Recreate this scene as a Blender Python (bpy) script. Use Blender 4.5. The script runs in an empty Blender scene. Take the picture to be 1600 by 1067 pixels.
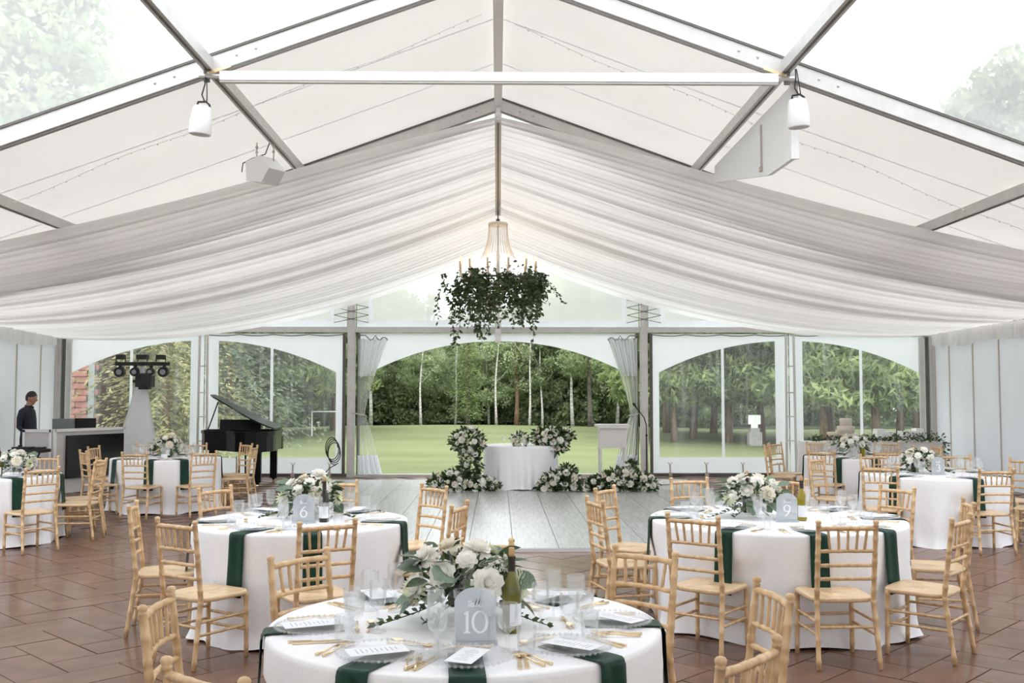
import bpy, math, random
import numpy as np
from mathutils import Vector, Matrix, Euler

# ------------------------------------------------------------------ camera, world, sun, exposure
scene = bpy.context.scene
COL = scene.collection
PI = math.pi
cam_d = bpy.data.cameras.new('camera')
cam_d.sensor_width = 36.0
cam_d.lens = 35.0
cam_d.clip_end = 400
cam = bpy.data.objects.new('camera', cam_d)
COL.objects.link(cam)
cam.location = (0, 0, 1.70)
cam.rotation_euler = (math.radians(90 + 3.07), 0, math.radians(-0.81))
scene.camera = cam

world = bpy.data.worlds.new('overcast_sky')
scene.world = world
world.use_nodes = True
wn = world.node_tree.nodes
wn['Background'].inputs[0].default_value = (0.93, 0.965, 1.0, 1)
wn['Background'].inputs[1].default_value = 1.55

sun_d = bpy.data.lights.new('sun', 'SUN')
sun_d.energy = 0.75
sun_d.angle = math.radians(70)
sun_d.color = (1.0, 0.98, 0.95)
sun = bpy.data.objects.new('sun', sun_d)
COL.objects.link(sun)
sun.rotation_euler = (math.radians(38), math.radians(-12), 0)

scene.view_settings.view_transform = 'Standard'
scene.view_settings.look = 'None'
scene.view_settings.gamma = 1.0
scene.view_settings.use_curve_mapping = False
scene.view_settings.exposure = 1.45
scene.cycles.transparent_max_bounces = 40
scene.cycles.max_bounces = 10

# ------------------------------------------------------------------ helpers
class MB:
    def __init__(s):
        s.v = []; s.f = []
    def add(s, vs, fs):
        o = len(s.v)
        s.v.extend([tuple(map(float, p)) for p in vs])
        s.f.extend([tuple(i + o for i in f) for f in fs])
        return s
    def box(s, c, d, rz=0, M=None):
        x, y, z = d[0] / 2, d[1] / 2, d[2] / 2
        p = [(-x, -y, -z), (x, -y, -z), (x, y, -z), (-x, y, -z), (-x, -y, z), (x, -y, z), (x, y, z), (-x, y, z)]
        if M is None: M = Matrix.Rotation(rz, 3, 'Z')
        c = Vector(c)
        return s.add([M @ Vector(q) + c for q in p],
                     [(3, 2, 1, 0), (4, 5, 6, 7), (0, 1, 5, 4), (1, 2, 6, 5), (2, 3, 7, 6), (3, 0, 4, 7)])
    def beam(s, a, b, w, h, up=(0, 0, 1)):
        a = Vector(a); b = Vector(b); d = (b - a); L = d.length; d.normalize()
        upv = Vector(up); x = d.cross(upv)
        if x.length < 1e-5: x = d.cross(Vector((1, 0, 0)))
        x.normalize(); u = x.cross(d)
        M = Matrix((x, d, u)).transposed()
        return s.box((a + b) / 2, (w, L, h), M=M)
    def tube(s, pts, r, n=8, cap=True):
        pts = [Vector(p) for p in pts]; m = len(pts)
        rs = r if hasattr(r, '__len__') else [r] * m
        t0 = (pts[1] - pts[0]).normalized()
        nrm = t0.cross(Vector((0, 0, 1)))
        if nrm.length < 1e-3: nrm = t0.cross(Vector((0, 1, 0)))
        nrm.normalize()
        vs = []; fs = []
        for i in range(m):
            if i == 0: t = pts[1] - pts[0]
            elif i == m - 1: t = pts[-1] - pts[-2]
            else: t = pts[i + 1] - pts[i - 1]
            t.normalize()
            nrm = nrm - t * nrm.dot(t)
            if nrm.length < 1e-6: nrm = t.orthogonal()
            nrm.normalize(); b = t.cross(nrm)
            for k in range(n):
                a = 2 * PI * k / n
                vs.append(pts[i] + (nrm * math.cos(a) + b * math.sin(a)) * rs[i])
        for i in range(m - 1):
            for k in range(n):
                k2 = (k + 1) % n
                fs.append((i * n + k, i * n + k2, (i + 1) * n + k2, (i + 1) * n + k))
        if cap:
            fs.append(tuple(range(n - 1, -1, -1))); fs.append(tuple((m - 1) * n + k for k in range(n)))
        return s.add(vs, fs)
    def lathe(s, prof, n=24, c=(0, 0, 0), rib=0.0, cap0=True, cap1=False):
        vs = []; fs = []; m = len(prof)
        for (r, z) in prof:
            for k in range(n):
                a = 2 * PI * k / n
                rr = r * (1 + (rib if k % 2 else -rib))
                vs.append((c[0] + rr * math.cos(a), c[1] + rr * math.sin(a), c[2] + z))
        for i in range(m - 1):
            for k in range(n):
                k2 = (k + 1) % n
                fs.append((i * n + k, i * n + k2, (i + 1) * n + k2, (i + 1) * n + k))
        if cap0: fs.append(tuple(range(n - 1, -1, -1)))
        if cap1: fs.append(tuple((m - 1) * n + k for k in range(n)))
        return s.add(vs, fs)
    def grid(s, nu, nv, fn, wrap=False):
        vs = [fn(i / (nu - (0 if wrap else 1)), j / (nv - 1)) for i in range(nu) for j in range(nv)]
        fs = []
        for i in range(nu if wrap else nu - 1):
            i2 = (i + 1) % nu
            for j in range(nv - 1):
                fs.append((i * nv + j, i2 * nv + j, i2 * nv + j + 1, i * nv + j + 1))
        return s.add(vs, fs)
    def prism(s, outline, thick, M=None, off=(0, 0, 0)):
        # outline in local (x,z), extruded along y by thick
        n = len(outline)
        vs = [(p[0], -thick / 2, p[1]) for p in outline] + [(p[0], thick / 2, p[1]) for p in outline]
        fs = [tuple(range(n)), tuple(range(2 * n - 1, n - 1, -1))]
        fs += [(i, i + n, (i + 1) % n + n, (i + 1) % n) for i in range(n)]
        o = Vector(off)
        vs = [(M @ Vector(v) if M else Vector(v)) + o for v in vs]
        return s.add(vs, fs)
    def ball(s, c, r, n=10, m=7, sc=(1, 1, 1)):
        vs = []; fs = []
        for i in range(m + 1):
            th = PI * i / m
            for k in range(n):
                a = 2 * PI * k / n
                vs.append((c[0] + r * sc[0] * math.sin(th) * math.cos(a), c[1] + r * sc[1] * math.sin(th) * math.sin(a), c[2] + r * sc[2] * math.cos(th)))
        for i in range(m):
            for k in range(n):
                k2 = (k + 1) % n
                fs.append((i * n + k, (i + 1) * n + k, (i + 1) * n + k2, i * n + k2))
        return s.add(vs, fs)
    def mesh(s, name, mat, smooth=False):
        me = bpy.data.meshes.new(name)
        me.from_pydata(s.v, [], s.f)
        if mat: me.materials.append(mat)
        if smooth:
            me.polygons.foreach_set('use_smooth', [True] * len(me.polygons))
        me.update()
        return me

def np_mesh(name, verts, quads, mat, smooth=False):
    me = bpy.data.meshes.new(name)
    nv, nq = len(verts), len(quads)
    me.vertices.add(nv); me.vertices.foreach_set('co', np.asarray(verts, np.float32).ravel())
    me.loops.add(nq * 4); me.loops.foreach_set('vertex_index', np.asarray(quads, np.int32).ravel())
    me.polygons.add(nq)
    me.polygons.foreach_set('loop_start', np.arange(0, nq * 4, 4, dtype=np.int32))
    me.polygons.foreach_set('loop_total', np.full(nq, 4, np.int32))
    if smooth: me.polygons.foreach_set('use_smooth', [True] * nq)
    me.materials.append(mat)
    me.update(calc_edges=True); me.validate()
    return me

def ob(name, me, parent=None, loc=(0, 0, 0), rot=(0, 0, 0), sc=(1, 1, 1), kind=None, label=None):
    o = bpy.data.objects.new(name, me)
    COL.objects.link(o)
    if parent: o.parent = parent
    o.location = loc; o.rotation_euler = rot; o.scale = sc
    if kind: o['kind'] = kind
    if label: o['label'] = label
    return o

def thing(name, label, cat, loc=(0, 0, 0), rz=0.0, group=None, me=None, rot=None, sc=(1, 1, 1)):
    o = ob(name, me, None, loc, rot if rot else (0, 0, rz), sc)
    o['label'] = label; o['category'] = cat
    if group: o['group'] = group
    return o

def struct(name, me=None, loc=(0, 0, 0), rz=0.0):
    return ob(name, me, None, loc, (0, 0, rz), kind='structure')

def rotM(dirv, roll=0.0):
    # matrix whose +Z axis points along dirv
    q = Vector(dirv).normalized().to_track_quat('Z', 'Y')
    return (q.to_matrix() @ Matrix.Rotation(roll, 3, 'Z'))

ORD = ['first', 'second', 'third', 'fourth', 'fifth', 'sixth', 'seventh', 'eighth', 'ninth', 'tenth', 'eleventh', 'twelfth', 'thirteenth', 'fourteenth', 'fifteenth', 'sixteenth']
# ------------------------------------------------------------------ materials
def new_mat(name):
    m = bpy.data.materials.new(name); m.use_nodes = True
    nt = m.node_tree
    return m, nt, nt.nodes['Principled BSDF']

def mat(name, col, rough=0.6, metal=0.0, var=0.0, scale=20.0, stretch=(1, 1, 1), bump=0.0, spec=0.5, col2=None, trans=0.0, sheen=0.0, objrand=0.0):
    m, nt, b = new_mat(name)
    b.inputs['Base Color'].default_value = (*col, 1)
    b.inputs['Roughness'].default_value = rough
    b.inputs['Metallic'].default_value = metal
    b.inputs['Specular IOR Level'].default_value = spec
    if sheen: b.inputs['Sheen Weight'].default_value = sheen
    if var or col2 or bump:
        tc = nt.nodes.new('ShaderNodeTexCoord'); mp = nt.nodes.new('ShaderNodeMapping')
        mp.inputs['Scale'].default_value = stretch
        nz = nt.nodes.new('ShaderNodeTexNoise'); nz.inputs['Scale'].default_value = scale
        nz.inputs['Detail'].default_value = 4
        nt.links.new(tc.outputs['Object'], mp.inputs['Vector']); nt.links.new(mp.outputs[0], nz.inputs['Vector'])
        if var or col2:
            rp = nt.nodes.new('ShaderNodeValToRGB')
            c1 = tuple(max(0, c * (1 - var)) for c in col)
            c2 = col2 if col2 else tuple(min(1, c * (1 + var)) for c in col)
            rp.color_ramp.elements[0].position = 0.32; rp.color_ramp.elements[1].position = 0.68
            rp.color_ramp.elements[0].color = (*c1, 1); rp.color_ramp.elements[1].color = (*c2, 1)
            nt.links.new(nz.outputs['Fac'], rp.inputs['Fac'])
            out = rp.outputs['Color']
            if objrand:
                oi = nt.nodes.new('ShaderNodeObjectInfo'); mr = nt.nodes.new('ShaderNodeMapRange')
                mr.inputs['To Min'].default_value = 1 - objrand; mr.inputs['To Max'].default_value = 1 + objrand
                hs = nt.nodes.new('ShaderNodeHueSaturation')
                nt.links.new(oi.outputs['Random'], mr.inputs['Value']); nt.links.new(mr.outputs[0], hs.inputs['Value'])
                nt.links.new(out, hs.inputs['Color']); out = hs.outputs['Color']
            nt.links.new(out, b.inputs['Base Color'])
        if bump:
            bp = nt.nodes.new('ShaderNodeBump'); bp.inputs['Strength'].default_value = bump; bp.inputs['Distance'].default_value = 0.02
            nt.links.new(nz.outputs['Fac'], bp.inputs['Height']); nt.links.new(bp.outputs[0], b.inputs['Normal'])
    if trans:
        out = nt.nodes['Material Output']
        tl = nt.nodes.new('ShaderNodeBsdfTranslucent'); mx = nt.nodes.new('ShaderNodeMixShader')
        mx.inputs[0].default_value = trans
        src = b.inputs['Base Color'].links
        if src: nt.links.new(src[0].from_socket, tl.inputs['Color'])
        else: tl.inputs['Color'].default_value = (*col, 1)
        nt.links.new(b.outputs[0], mx.inputs[1]); nt.links.new(tl.outputs[0], mx.inputs[2]); nt.links.new(mx.outputs[0], out.inputs['Surface'])
    return m

def clear(name, tint, haze, gloss=0.06, rough=0.05, hazecol=(0.9, 0.93, 0.95), streak=0.0):
    # thin transparent sheet: transparent + milky haze + fresnel gloss
    m = bpy.data.materials.new(name); m.use_nodes = True; nt = m.node_tree; nt.nodes.clear()
    N = nt.nodes.new; L = nt.links.new
    out = N('ShaderNodeOutputMaterial'); tr = N('ShaderNodeBsdfTransparent'); tr.inputs[0].default_value = (*tint, 1)
    df = N('ShaderNodeBsdfDiffuse'); df.inputs[0].default_value = (*hazecol, 1)
    tl = N('ShaderNodeBsdfTranslucent'); tl.inputs[0].default_value = (*hazecol, 1)
    m1 = N('ShaderNodeMixShader'); m1.inputs[0].default_value = 0.5; L(df.outputs[0], m1.inputs[1]); L(tl.outputs[0], m1.inputs[2])
    m2 = N('ShaderNodeMixShader'); m2.inputs[0].default_value = haze; L(tr.outputs[0], m2.inputs[1]); L(m1.outputs[0], m2.inputs[2])
    if streak:
        tc = N('ShaderNodeTexCoord'); mp = N('ShaderNodeMapping'); mp.inputs['Scale'].default_value = (9, 9, 0.5)
        nz = N('ShaderNodeTexNoise'); nz.inputs['Scale'].default_value = 1.6; nz.inputs['Detail'].default_value = 5
        mr = N('ShaderNodeMapRange'); mr.inputs['From Min'].default_value = 0.5; mr.inputs['From Max'].default_value = 0.8
        mr.inputs['To Min'].default_value = haze; mr.inputs['To Max'].default_value = haze + streak
        L(tc.outputs['Object'], mp.inputs[0]); L(mp.outputs[0], nz.inputs['Vector']); L(nz.outputs['Fac'], mr.inputs['Value']); L(mr.outputs[0], m2.inputs[0])
    gl = N('ShaderNodeBsdfGlossy'); gl.inputs['Roughness'].default_value = rough
    fr = N('ShaderNodeFresnel'); fr.inputs['IOR'].default_value = 1.38
    mm = N('ShaderNodeMath'); mm.operation = 'MULTIPLY'; mm.inputs[1].default_value = gloss / 0.06; mm.use_clamp = True
    L(fr.outputs[0], mm.inputs[0])
    m3 = N('ShaderNodeMixShader'); L(mm.outputs[0], m3.inputs[0]); L(m2.outputs[0], m3.inputs[1]); L(gl.outputs[0], m3.inputs[2])
    L(m3.outputs[0], out.inputs['Surface'])
    return m

M = {}
M['wood'] = mat('pale_ash_wood', (0.60, 0.375, 0.185), 0.42, var=0.10, scale=9, stretch=(3, 3, 0.6), col2=(0.78, 0.55, 0.315), objrand=0.06)
M['seat'] = mat('pale_seat_wood', (0.70, 0.48, 0.275), 0.28, var=0.06, scale=9, stretch=(4, .6, 1), col2=(0.79, 0.585, 0.36), objrand=0.04)
M['linen'] = mat('white_linen', (0.90, 0.90, 0.92), 0.9, var=0.02, scale=60, bump=0.05, spec=0.15)
M['napkin'] = mat('emerald_satin', (0.002, 0.034, 0.018), 0.45, var=0.15, scale=25, spec=0.3)
M['drape'] = mat('white_sheer_liner', (0.92, 0.905, 0.895), 0.85, spec=0.1, var=0.01, scale=4, trans=0.66)
M['roof'] = mat('cream_pvc_roof', (0.86, 0.83, 0.79), 0.6, var=0.02, scale=0.7, spec=0.2, trans=0.14)
M['roof_brightening'] = mat('brightening_cream_pvc_roof', (0.88, 0.86, 0.83), 0.6, var=0.02, scale=0.7, spec=0.2, trans=0.26)  # made-up fabric for the hidden bay, more translucent to brighten the drape
M['pvc'] = mat('white_pvc', (0.88, 0.91, 0.95), 0.5, var=0.02, scale=2, spec=0.25, trans=0.40)
M['wall'] = mat('white_wall_panel', (0.84, 0.86, 0.88), 0.6, var=0.015, scale=2, trans=0.25)
M['batten'] = mat('beige_batten', (0.52, 0.46, 0.41), 0.6, var=0.05, scale=8)
M['alu'] = mat('grey_aluminium', (0.60, 0.585, 0.56), 0.42, metal=0.25, var=0.05, scale=6)
M['alu_dark'] = mat('dark_channel', (0.12, 0.11, 0.10), 0.5, metal=0.3, var=0.1, scale=10)
M['lip'] = mat('grey_rafter_lip', (0.36, 0.35, 0.34), 0.5, metal=0.2, var=0.05, scale=10)
M['white_frame'] = mat('white_painted_beam', (0.84, 0.83, 0.82), 0.4, var=0.02, scale=5)
M['bolt'] = mat('steel_bolt', (0.6, 0.58, 0.55), 0.3, metal=0.8, var=0.05, scale=30)
M['slab'] = mat('brown_stone_slab', (0.150, 0.077, 0.049), 0.42, var=0.14, scale=5, bump=0.0, spec=0.3, col2=(0.19, 0.104, 0.069), objrand=0.10)
_b = M['slab'].node_tree.nodes['Principled BSDF']
_b.inputs['Coat Weight'].default_value = 0.35; _b.inputs['Coat Roughness'].default_value = 0.10; _b.inputs['Coat IOR'].default_value = 1.5
M['joint'] = mat('dark_joint_sand', (0.075, 0.046, 0.035), 0.8, var=0.2, scale=20)
M['board'] = mat('grey_dance_floor_vinyl', (0.44, 0.45, 0.445), 0.27, var=0.10, scale=3, stretch=(9, 0.7, 1), bump=0.010, spec=0.7, col2=(0.55, 0.555, 0.55), objrand=0.05)
M['edge'] = mat('metal_edge_trim', (0.33, 0.32, 0.31), 0.35, metal=0.7, var=0.05, scale=10)
M['vinyl'] = clear('clear_vinyl_window', (0.93, 0.955, 0.95), 0.07, streak=0.22)
M['vinyl_roof'] = clear('hazy_clear_vinyl_roof', (0.66, 0.675, 0.69), 0.36, gloss=0.012, hazecol=(.80, .81, .82))
M['vinyl_gable'] = clear('hazy_clear_vinyl_gable', (0.95, 0.965, 0.965), 0.62, hazecol=(.98, .99, 1.0))
M['vinyl_curtain'] = clear('clear_vinyl_curtain', (0.94, 0.96, 0.94), 0.26, gloss=0.06, hazecol=(.95, .96, .95))
M['glass'] = clear('cut_crystal', (0.985, 0.99, 0.99), 0.10, gloss=0.02, rough=0.08, hazecol=(.99, .99, 1.0))
M['plate'] = clear('clear_glass_charger', (0.975, 0.98, 0.985), 0.14, gloss=0.015, rough=0.12, hazecol=(.99, .99, 1.0))
M['frost'] = clear('frosted_acrylic', (0.86, 0.88, 0.90), 0.60, gloss=0.01, rough=0.3, hazecol=(0.78, 0.81, 0.84))
M['print'] = mat('white_print', (0.93, 0.94, 0.95), 0.5, var=0.01)
M['ink'] = mat('grey_print', (0.35, 0.36, 0.38), 0.6, var=0.05)
M['gold'] = mat('brushed_gold', (0.84, 0.66, 0.41), 0.24, metal=0.9, var=0.05, scale=30)
M['card'] = mat('white_menu_card', (0.85, 0.86, 0.89), 0.7, var=0.01)
M['bottle_green'] = mat('olive_wine_glass', (0.12, 0.115, 0.012), 0.10, var=0.15, scale=8, spec=0.6, col2=(0.20, 0.18, 0.02))
M['bottle_dark'] = mat('dark_wine_glass', (0.018, 0.012, 0.008), 0.10, var=0.2, scale=8, spec=0.6)
M['bottle_amber'] = mat('amber_green_wine_glass', (0.30, 0.24, 0.012), 0.10, var=0.1, scale=8, spec=0.6)
M['cork'] = mat('cork', (0.62, 0.36, 0.17), 0.7, var=0.15, scale=60)
M['foil'] = mat('dark_capsule', (0.03, 0.022, 0.015), 0.35, var=0.1)
M['petal'] = mat('white_petal', (0.95, 0.93, 0.86), 0.6, var=0.03, scale=20, spec=0.2, trans=0.25)
M['petal_cream'] = mat('cream_petal', (0.94, 0.89, 0.77), 0.6, var=0.04, scale=20, spec=0.2, trans=0.25)
M['petal_green'] = mat('lime_white_petal', (0.86, 0.88, 0.68), 0.6, var=0.04, scale=20, spec=0.2, trans=0.25)
M['pollen'] = mat('yellow_green_centre', (0.72, 0.66, 0.18), 0.7, var=0.1, scale=60)
M['leaf_dark'] = mat('dark_green_leaf', (0.030, 0.062, 0.018), 0.42, var=0.35, scale=14, col2=(0.085, 0.14, 0.045), trans=0.2)
M['leaf_euc'] = mat('eucalyptus_leaf', (0.12, 0.19, 0.12), 0.5, var=0.25, scale=18, col2=(0.24, 0.32, 0.22), trans=0.2)
M['black'] = mat('black_lacquer', (0.004, 0.004, 0.005), 0.30, var=0.1, spec=0.22)
M['black_matte'] = mat('matte_black', (0.012, 0.012, 0.013), 0.6, var=0.15, scale=15)
M['ivory'] = mat('ivory_keys', (0.8, 0.78, 0.72), 0.3, var=0.02)
M['plasticw'] = mat('white_plastic', (0.86, 0.86, 0.85), 0.45, var=0.01)
M['speakergrille'] = mat('pale_grille', (0.62, 0.61, 0.60), 0.6, var=0.04, scale=90)
M['spandex'] = mat('white_stretch_cloth', (0.92, 0.91, 0.92), 0.8, var=0.02, scale=5, trans=0.45)
M['booth'] = mat('grey_white_booth_panel', (0.62, 0.60, 0.59), 0.4, var=0.03, scale=4)
M['screen'] = mat('black_screen', (0.004, 0.004, 0.004), 0.28, var=0.1)
M['lens'] = mat('lamp_lens', (0.25, 0.25, 0.26), 0.15, var=0.1)
M['skin'] = mat('skin', (0.46, 0.24, 0.17), 0.55, var=0.06, scale=30)
M['hair'] = mat('dark_hair', (0.016, 0.013, 0.012), 0.5, var=0.3, scale=60)
M['shirt'] = mat('navy_shirt', (0.016, 0.018, 0.032), 0.8, var=0.15, scale=25)
M['trouser'] = mat('black_trousers', (0.010, 0.010, 0.012), 0.85, var=0.15, scale=25)
M['cake'] = mat('ivory_fondant', (0.70, 0.63, 0.53), 0.6, var=0.02, scale=10)
M['bead'] = mat('wooden_beads', (0.80, 0.74, 0.64), 0.5, var=0.08, scale=40)
M['candle'] = mat('ivory_candle_tube', (0.70, 0.54, 0.38), 0.5, var=0.03)
M['lectern'] = mat('white_painted_wood', (0.72, 0.69, 0.66), 0.5, var=0.03, scale=8)
M['lawn'] = mat('mown_lawn', (0.148, 0.174, 0.080), 0.9, var=0.06, scale=0.35, stretch=(0.6, 2, 1), spec=0.1, col2=(0.178, 0.205, 0.100), bump=0.3)
M['litter'] = mat('forest_floor', (0.035, 0.05, 0.018), 0.95, var=0.3, scale=1.5)
M['birch_bark'] = mat('birch_bark', (0.30, 0.28, 0.25), 0.8, scale=3.2, stretch=(1.2, 1.2, 5), col2=(0.82, 0.80, 0.76))
M['pine_bark'] = mat('brown_bark', (0.13, 0.075, 0.045), 0.9, var=0.3, scale=8, stretch=(2, 2, .5), col2=(0.26, 0.16, 0.10))
M['grey_bark'] = mat('grey_bark', (0.12, 0.10, 0.085), 0.9, var=0.3, scale=6, col2=(0.22, 0.19, 0.16))
def leafmat(n, a, b, sc=1.1): return mat(n, a, 0.6, var=0.25, scale=sc, spec=0.2, col2=b, trans=0.45, objrand=0.15)
M['leaf_birch'] = leafmat('birch_leaf', (0.28, 0.37, 0.18), (0.56, 0.63, 0.40))
M['leaf_forest'] = leafmat('forest_leaf', (0.22, 0.30, 0.15), (0.45, 0.53, 0.30))
M['leaf_spruce'] = leafmat('spruce_needle', (0.26, 0.26, 0.11), (0.52, 0.50, 0.26))
M['leaf_bluespruce'] = leafmat('blue_green_needle', (0.15, 0.19, 0.13), (0.34, 0.40, 0.28))
M['leaf_pine'] = leafmat('pine_needle', (0.17, 0.24, 0.10), (0.40, 0.48, 0.22))
M['leaf_orange'] = leafmat('rusty_leaf', (0.30, 0.11, 0.03), (0.45, 0.20, 0.06))
M['brick'] = mat('red_split_block', (0.21, 0.085, 0.072), 0.9, var=0.2, scale=6, bump=0.5, col2=(0.30, 0.135, 0.11), objrand=0.10)
M['mortar'] = mat('dark_mortar', (0.12, 0.06, 0.05), 0.95, var=0.1)
M['gutter'] = mat('grey_corner_trim', (0.20, 0.22, 0.22), 0.6, var=0.05)
M['stone'] = mat('grey_stone', (0.30, 0.29, 0.28), 0.9, var=0.15, scale=8)
M['cable'] = mat('black_cable', (0.02, 0.018, 0.018), 0.6, var=0.1)
M['cable_grey'] = mat('grey_curtain_rail', (0.20, 0.19, 0.18), 0.6, var=0.1)
def emat(name, col, s):
    m, nt, b = new_mat(name)
    b.inputs['Base Color'].default_value = (*col, 1)
    b.inputs['Emission Color'].default_value = (*col, 1); b.inputs['Emission Strength'].default_value = s
    return m
M['bulb'] = emat('warm_candle_bulb', (1.0, 0.66, 0.34), 0.55)

# ------------------------------------------------------------------ layout
GY = 20.8                    # gable wall
ARCH = [5.35, 10.4, 15.45, GY]
HW = 9.15
def zb(x): return 6.17 - 0.36 * abs(x)      # underside of a rafter
def zr(x): return zb(x) + 0.21              # roof skin
TABLES = {  # key: x, y, radius
    'L': (-5.95, 11.80, 0.78), 'FL': (-4.98, 15.10, 0.78), '6': (-1.47, 7.55, 0.78), '10': (-0.136, 4.16, 0.79),
    '9': (2.12, 7.63, 0.94), '3': (5.19, 11.85, 0.82), 'FR': (5.50, 15.20, 0.78)}

# ------------------------------------------------------------------ floor of stone slabs
rng = random.Random(3)
U = 0.31
floor_bed = MB().box((0, 8.2, -0.06), (18.6, 26.0, 0.09)).mesh('floor_bed', M['joint'])
floor = struct('floor', floor_bed)
DX0, DX1, DY0, DY1 = -3.33, 3.67, 10.95, 19.75
slabs = []
ca = math.cos(PI / 4)
for i in range(-75, 76):
    for j in range(-75, 100):
        k = (i - j) % 4
        if k == 0: lx, ly, vert = (i + 1) * U, (j + .5) * U, 0
        elif k == 3: lx, ly, vert = (i + .5) * U, (j + 1) * U, 1
        else: continue
        x = ca * lx - ca * ly; y = ca * lx + ca * ly + 8.0
        if abs(x) > 8.9 or y < -4.2 or y > GY - 0.1: continue
        if DX0 + .25 < x < DX1 - .25 and DY0 + .25 < y < DY1 - .25: continue
        slabs.append((x, y, vert))
def in_view(x, y):
    if y < 2.4: return False
    px = 778 + x * 1556 / y; py = 617 + 1.7 * 1556 / y
    if not (-60 < px < 1660 and py < 1110): return False
    return all((x - t[0]) ** 2 + (y - t[1]) ** 2 > (t[2] - .1) ** 2 for t in TABLES.values())
slabs.sort(key=lambda s: s[0] ** 2 + s[1] ** 2)
vis = [s for s in slabs if in_view(s[0], s[1])][:300]
vset = set(vis)
g = 0.004
slab_me = MB().box((0, 0, 0), (2 * U - 2 * g, U - 2 * g, 0.03)).mesh('slab', M['slab'])
for (x, y, v) in vis:
    ob('slab', slab_me, floor, (x, y, -0.0165 + rng.uniform(-.0012, .0012)), (0, 0, PI / 4 + (PI / 2 if v else 0)))
V = []; Q = []
hx, hy = U - g, U / 2 - g
base = np.array([(-hx, -hy, -.03), (hx, -hy, -.03), (hx, hy, -.03), (-hx, hy, -.03), (-hx, -hy, 0), (hx, -hy, 0), (hx, hy, 0), (-hx, hy, 0)])
bq = np.array([(4, 5, 6, 7), (0, 1, 5, 4), (1, 2, 6, 5), (2, 3, 7, 6), (3, 0, 4, 7)])
for (x, y, v) in slabs:
    if (x, y, v) in vset: continue
    a = PI / 4 + (PI / 2 if v else 0); c, s_ = math.cos(a), math.sin(a)
    P = base.copy(); P[:, 0] = base[:, 0] * c - base[:, 1] * s_ + x; P[:, 1] = base[:, 0] * s_ + base[:, 1] * c + y
    P[:, 2] += -0.0015 + rng.uniform(-.0012, .0012)
    Q.append(bq + len(V) * 8); V.append(P)
ob('slab_field', np_mesh('slab_field', np.concatenate(V), np.concatenate(Q), M['slab']), floor, kind='stuff')

# dance floor: a thing of boards with a metal edge
df = thing('dance_floor', 'grey wood-look dance floor with metal edge before the open doorway', 'dance floor', ((DX0 + DX1) / 2, (DY0 + DY1) / 2, 0))
ob('subfloor', MB().box((0, 0, 0.008), (DX1 - DX0, DY1 - DY0, 0.014)).mesh('subfloor', M['joint']), df)
nb = 14; rows = 4; bl = (DY1 - DY0) / rows
board_me = MB().box((0, 0, 0), (0.5 - 0.006, bl - 0.004, 0.014)).mesh('board', M['board'])
for i in range(nb):
    for r in range(rows):
        ob('board', board_me, df, (DX0 + .25 + .5 * i - (DX0 + DX1) / 2, -(DY1 - DY0) / 2 + bl * (r + .5), 0.0225))
for sx in (-1, 1):
    ob('edge_trim', MB().prism([(-.045, 0), (.045, 0), (.03, .032), (-.03, .032)], DY1 - DY0 + .12).mesh('edge_trim', M['edge']), df, (sx * ((DX1 - DX0) / 2 + .02), 0, 0))
for sy in (-1, 1):
    ob('edge_trim', MB().prism([(-.045, 0), (.045, 0), (.03, .032), (-.03, .032)], DX1 - DX0 + .1).mesh('edge_trim', M['edge']), df, (0, sy * ((DY1 - DY0) / 2 + .02), 0), (0, 0, PI / 2))

# ------------------------------------------------------------------ tent frame
frame = struct('tent_frame')
boltm = MB().ball((0, 0, 0), 0.016, 6, 4).mesh('bolt', M['bolt'])
for y in ARCH:
    for s in (-1, 1):
        ob('rafter', MB().beam((s * HW, y, zb(HW) + .10), (0, y, zb(0) + .10), 0.13, 0.20).mesh('rafter', M['alu']), frame)
        ob('rafter_lip', MB().beam((s * HW, y, zb(HW) - .012), (s * .05, y, zb(0.05) - .012), 0.05, 0.024).mesh('rafter_lip', M['lip']), frame)
        ob('keder_rail', MB().beam((s * HW, y - .072, zb(HW) + .185), (0, y - .072, zb(0) + .185), 0.02, 0.028).mesh('keder_rail', M['alu_dark']), frame)
        ob('eave_post', MB().box((s * HW, y, 1.42), (0.14, 0.16, 2.84)).mesh('eave_post', M['alu']), frame)
        for xx in (2.55, 2.75, 3.4, 3.6, .35, .55):
            ob('bolt', boltm, frame, (s * xx, y - .067, zb(xx) + .09))
def purlin(name, x, y0, y1, w=0.10, h=0.13, m='alu', dz=0.10, slit=True):
    z = zb(x) + dz
    ob(name, MB().box((x, (y0 + y1) / 2, z), (w, y1 - y0 - .13, h)).mesh(name, M[m]), frame)
    if slit: ob('channel', MB().box((x, (y0 + y1) / 2, z - h / 2 - .004), (w * .22, y1 - y0 - .2, 0.01)).mesh('channel', M['alu_dark']), frame)
for a, b in zip([-4.5] + ARCH[:-1], ARCH):
    for x in (-6.1, -3.05, 3.05, 6.1): purlin('purlin', x, a, b)
    for x in (-HW, HW): purlin('eave_purlin', x, a, b, 0.12, 0.14, 'white_frame', 0.06, False)
    purlin('ridge_purlin', 0, a, b, 0.12, 0.14, 'white_frame', 0.06, False)
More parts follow.
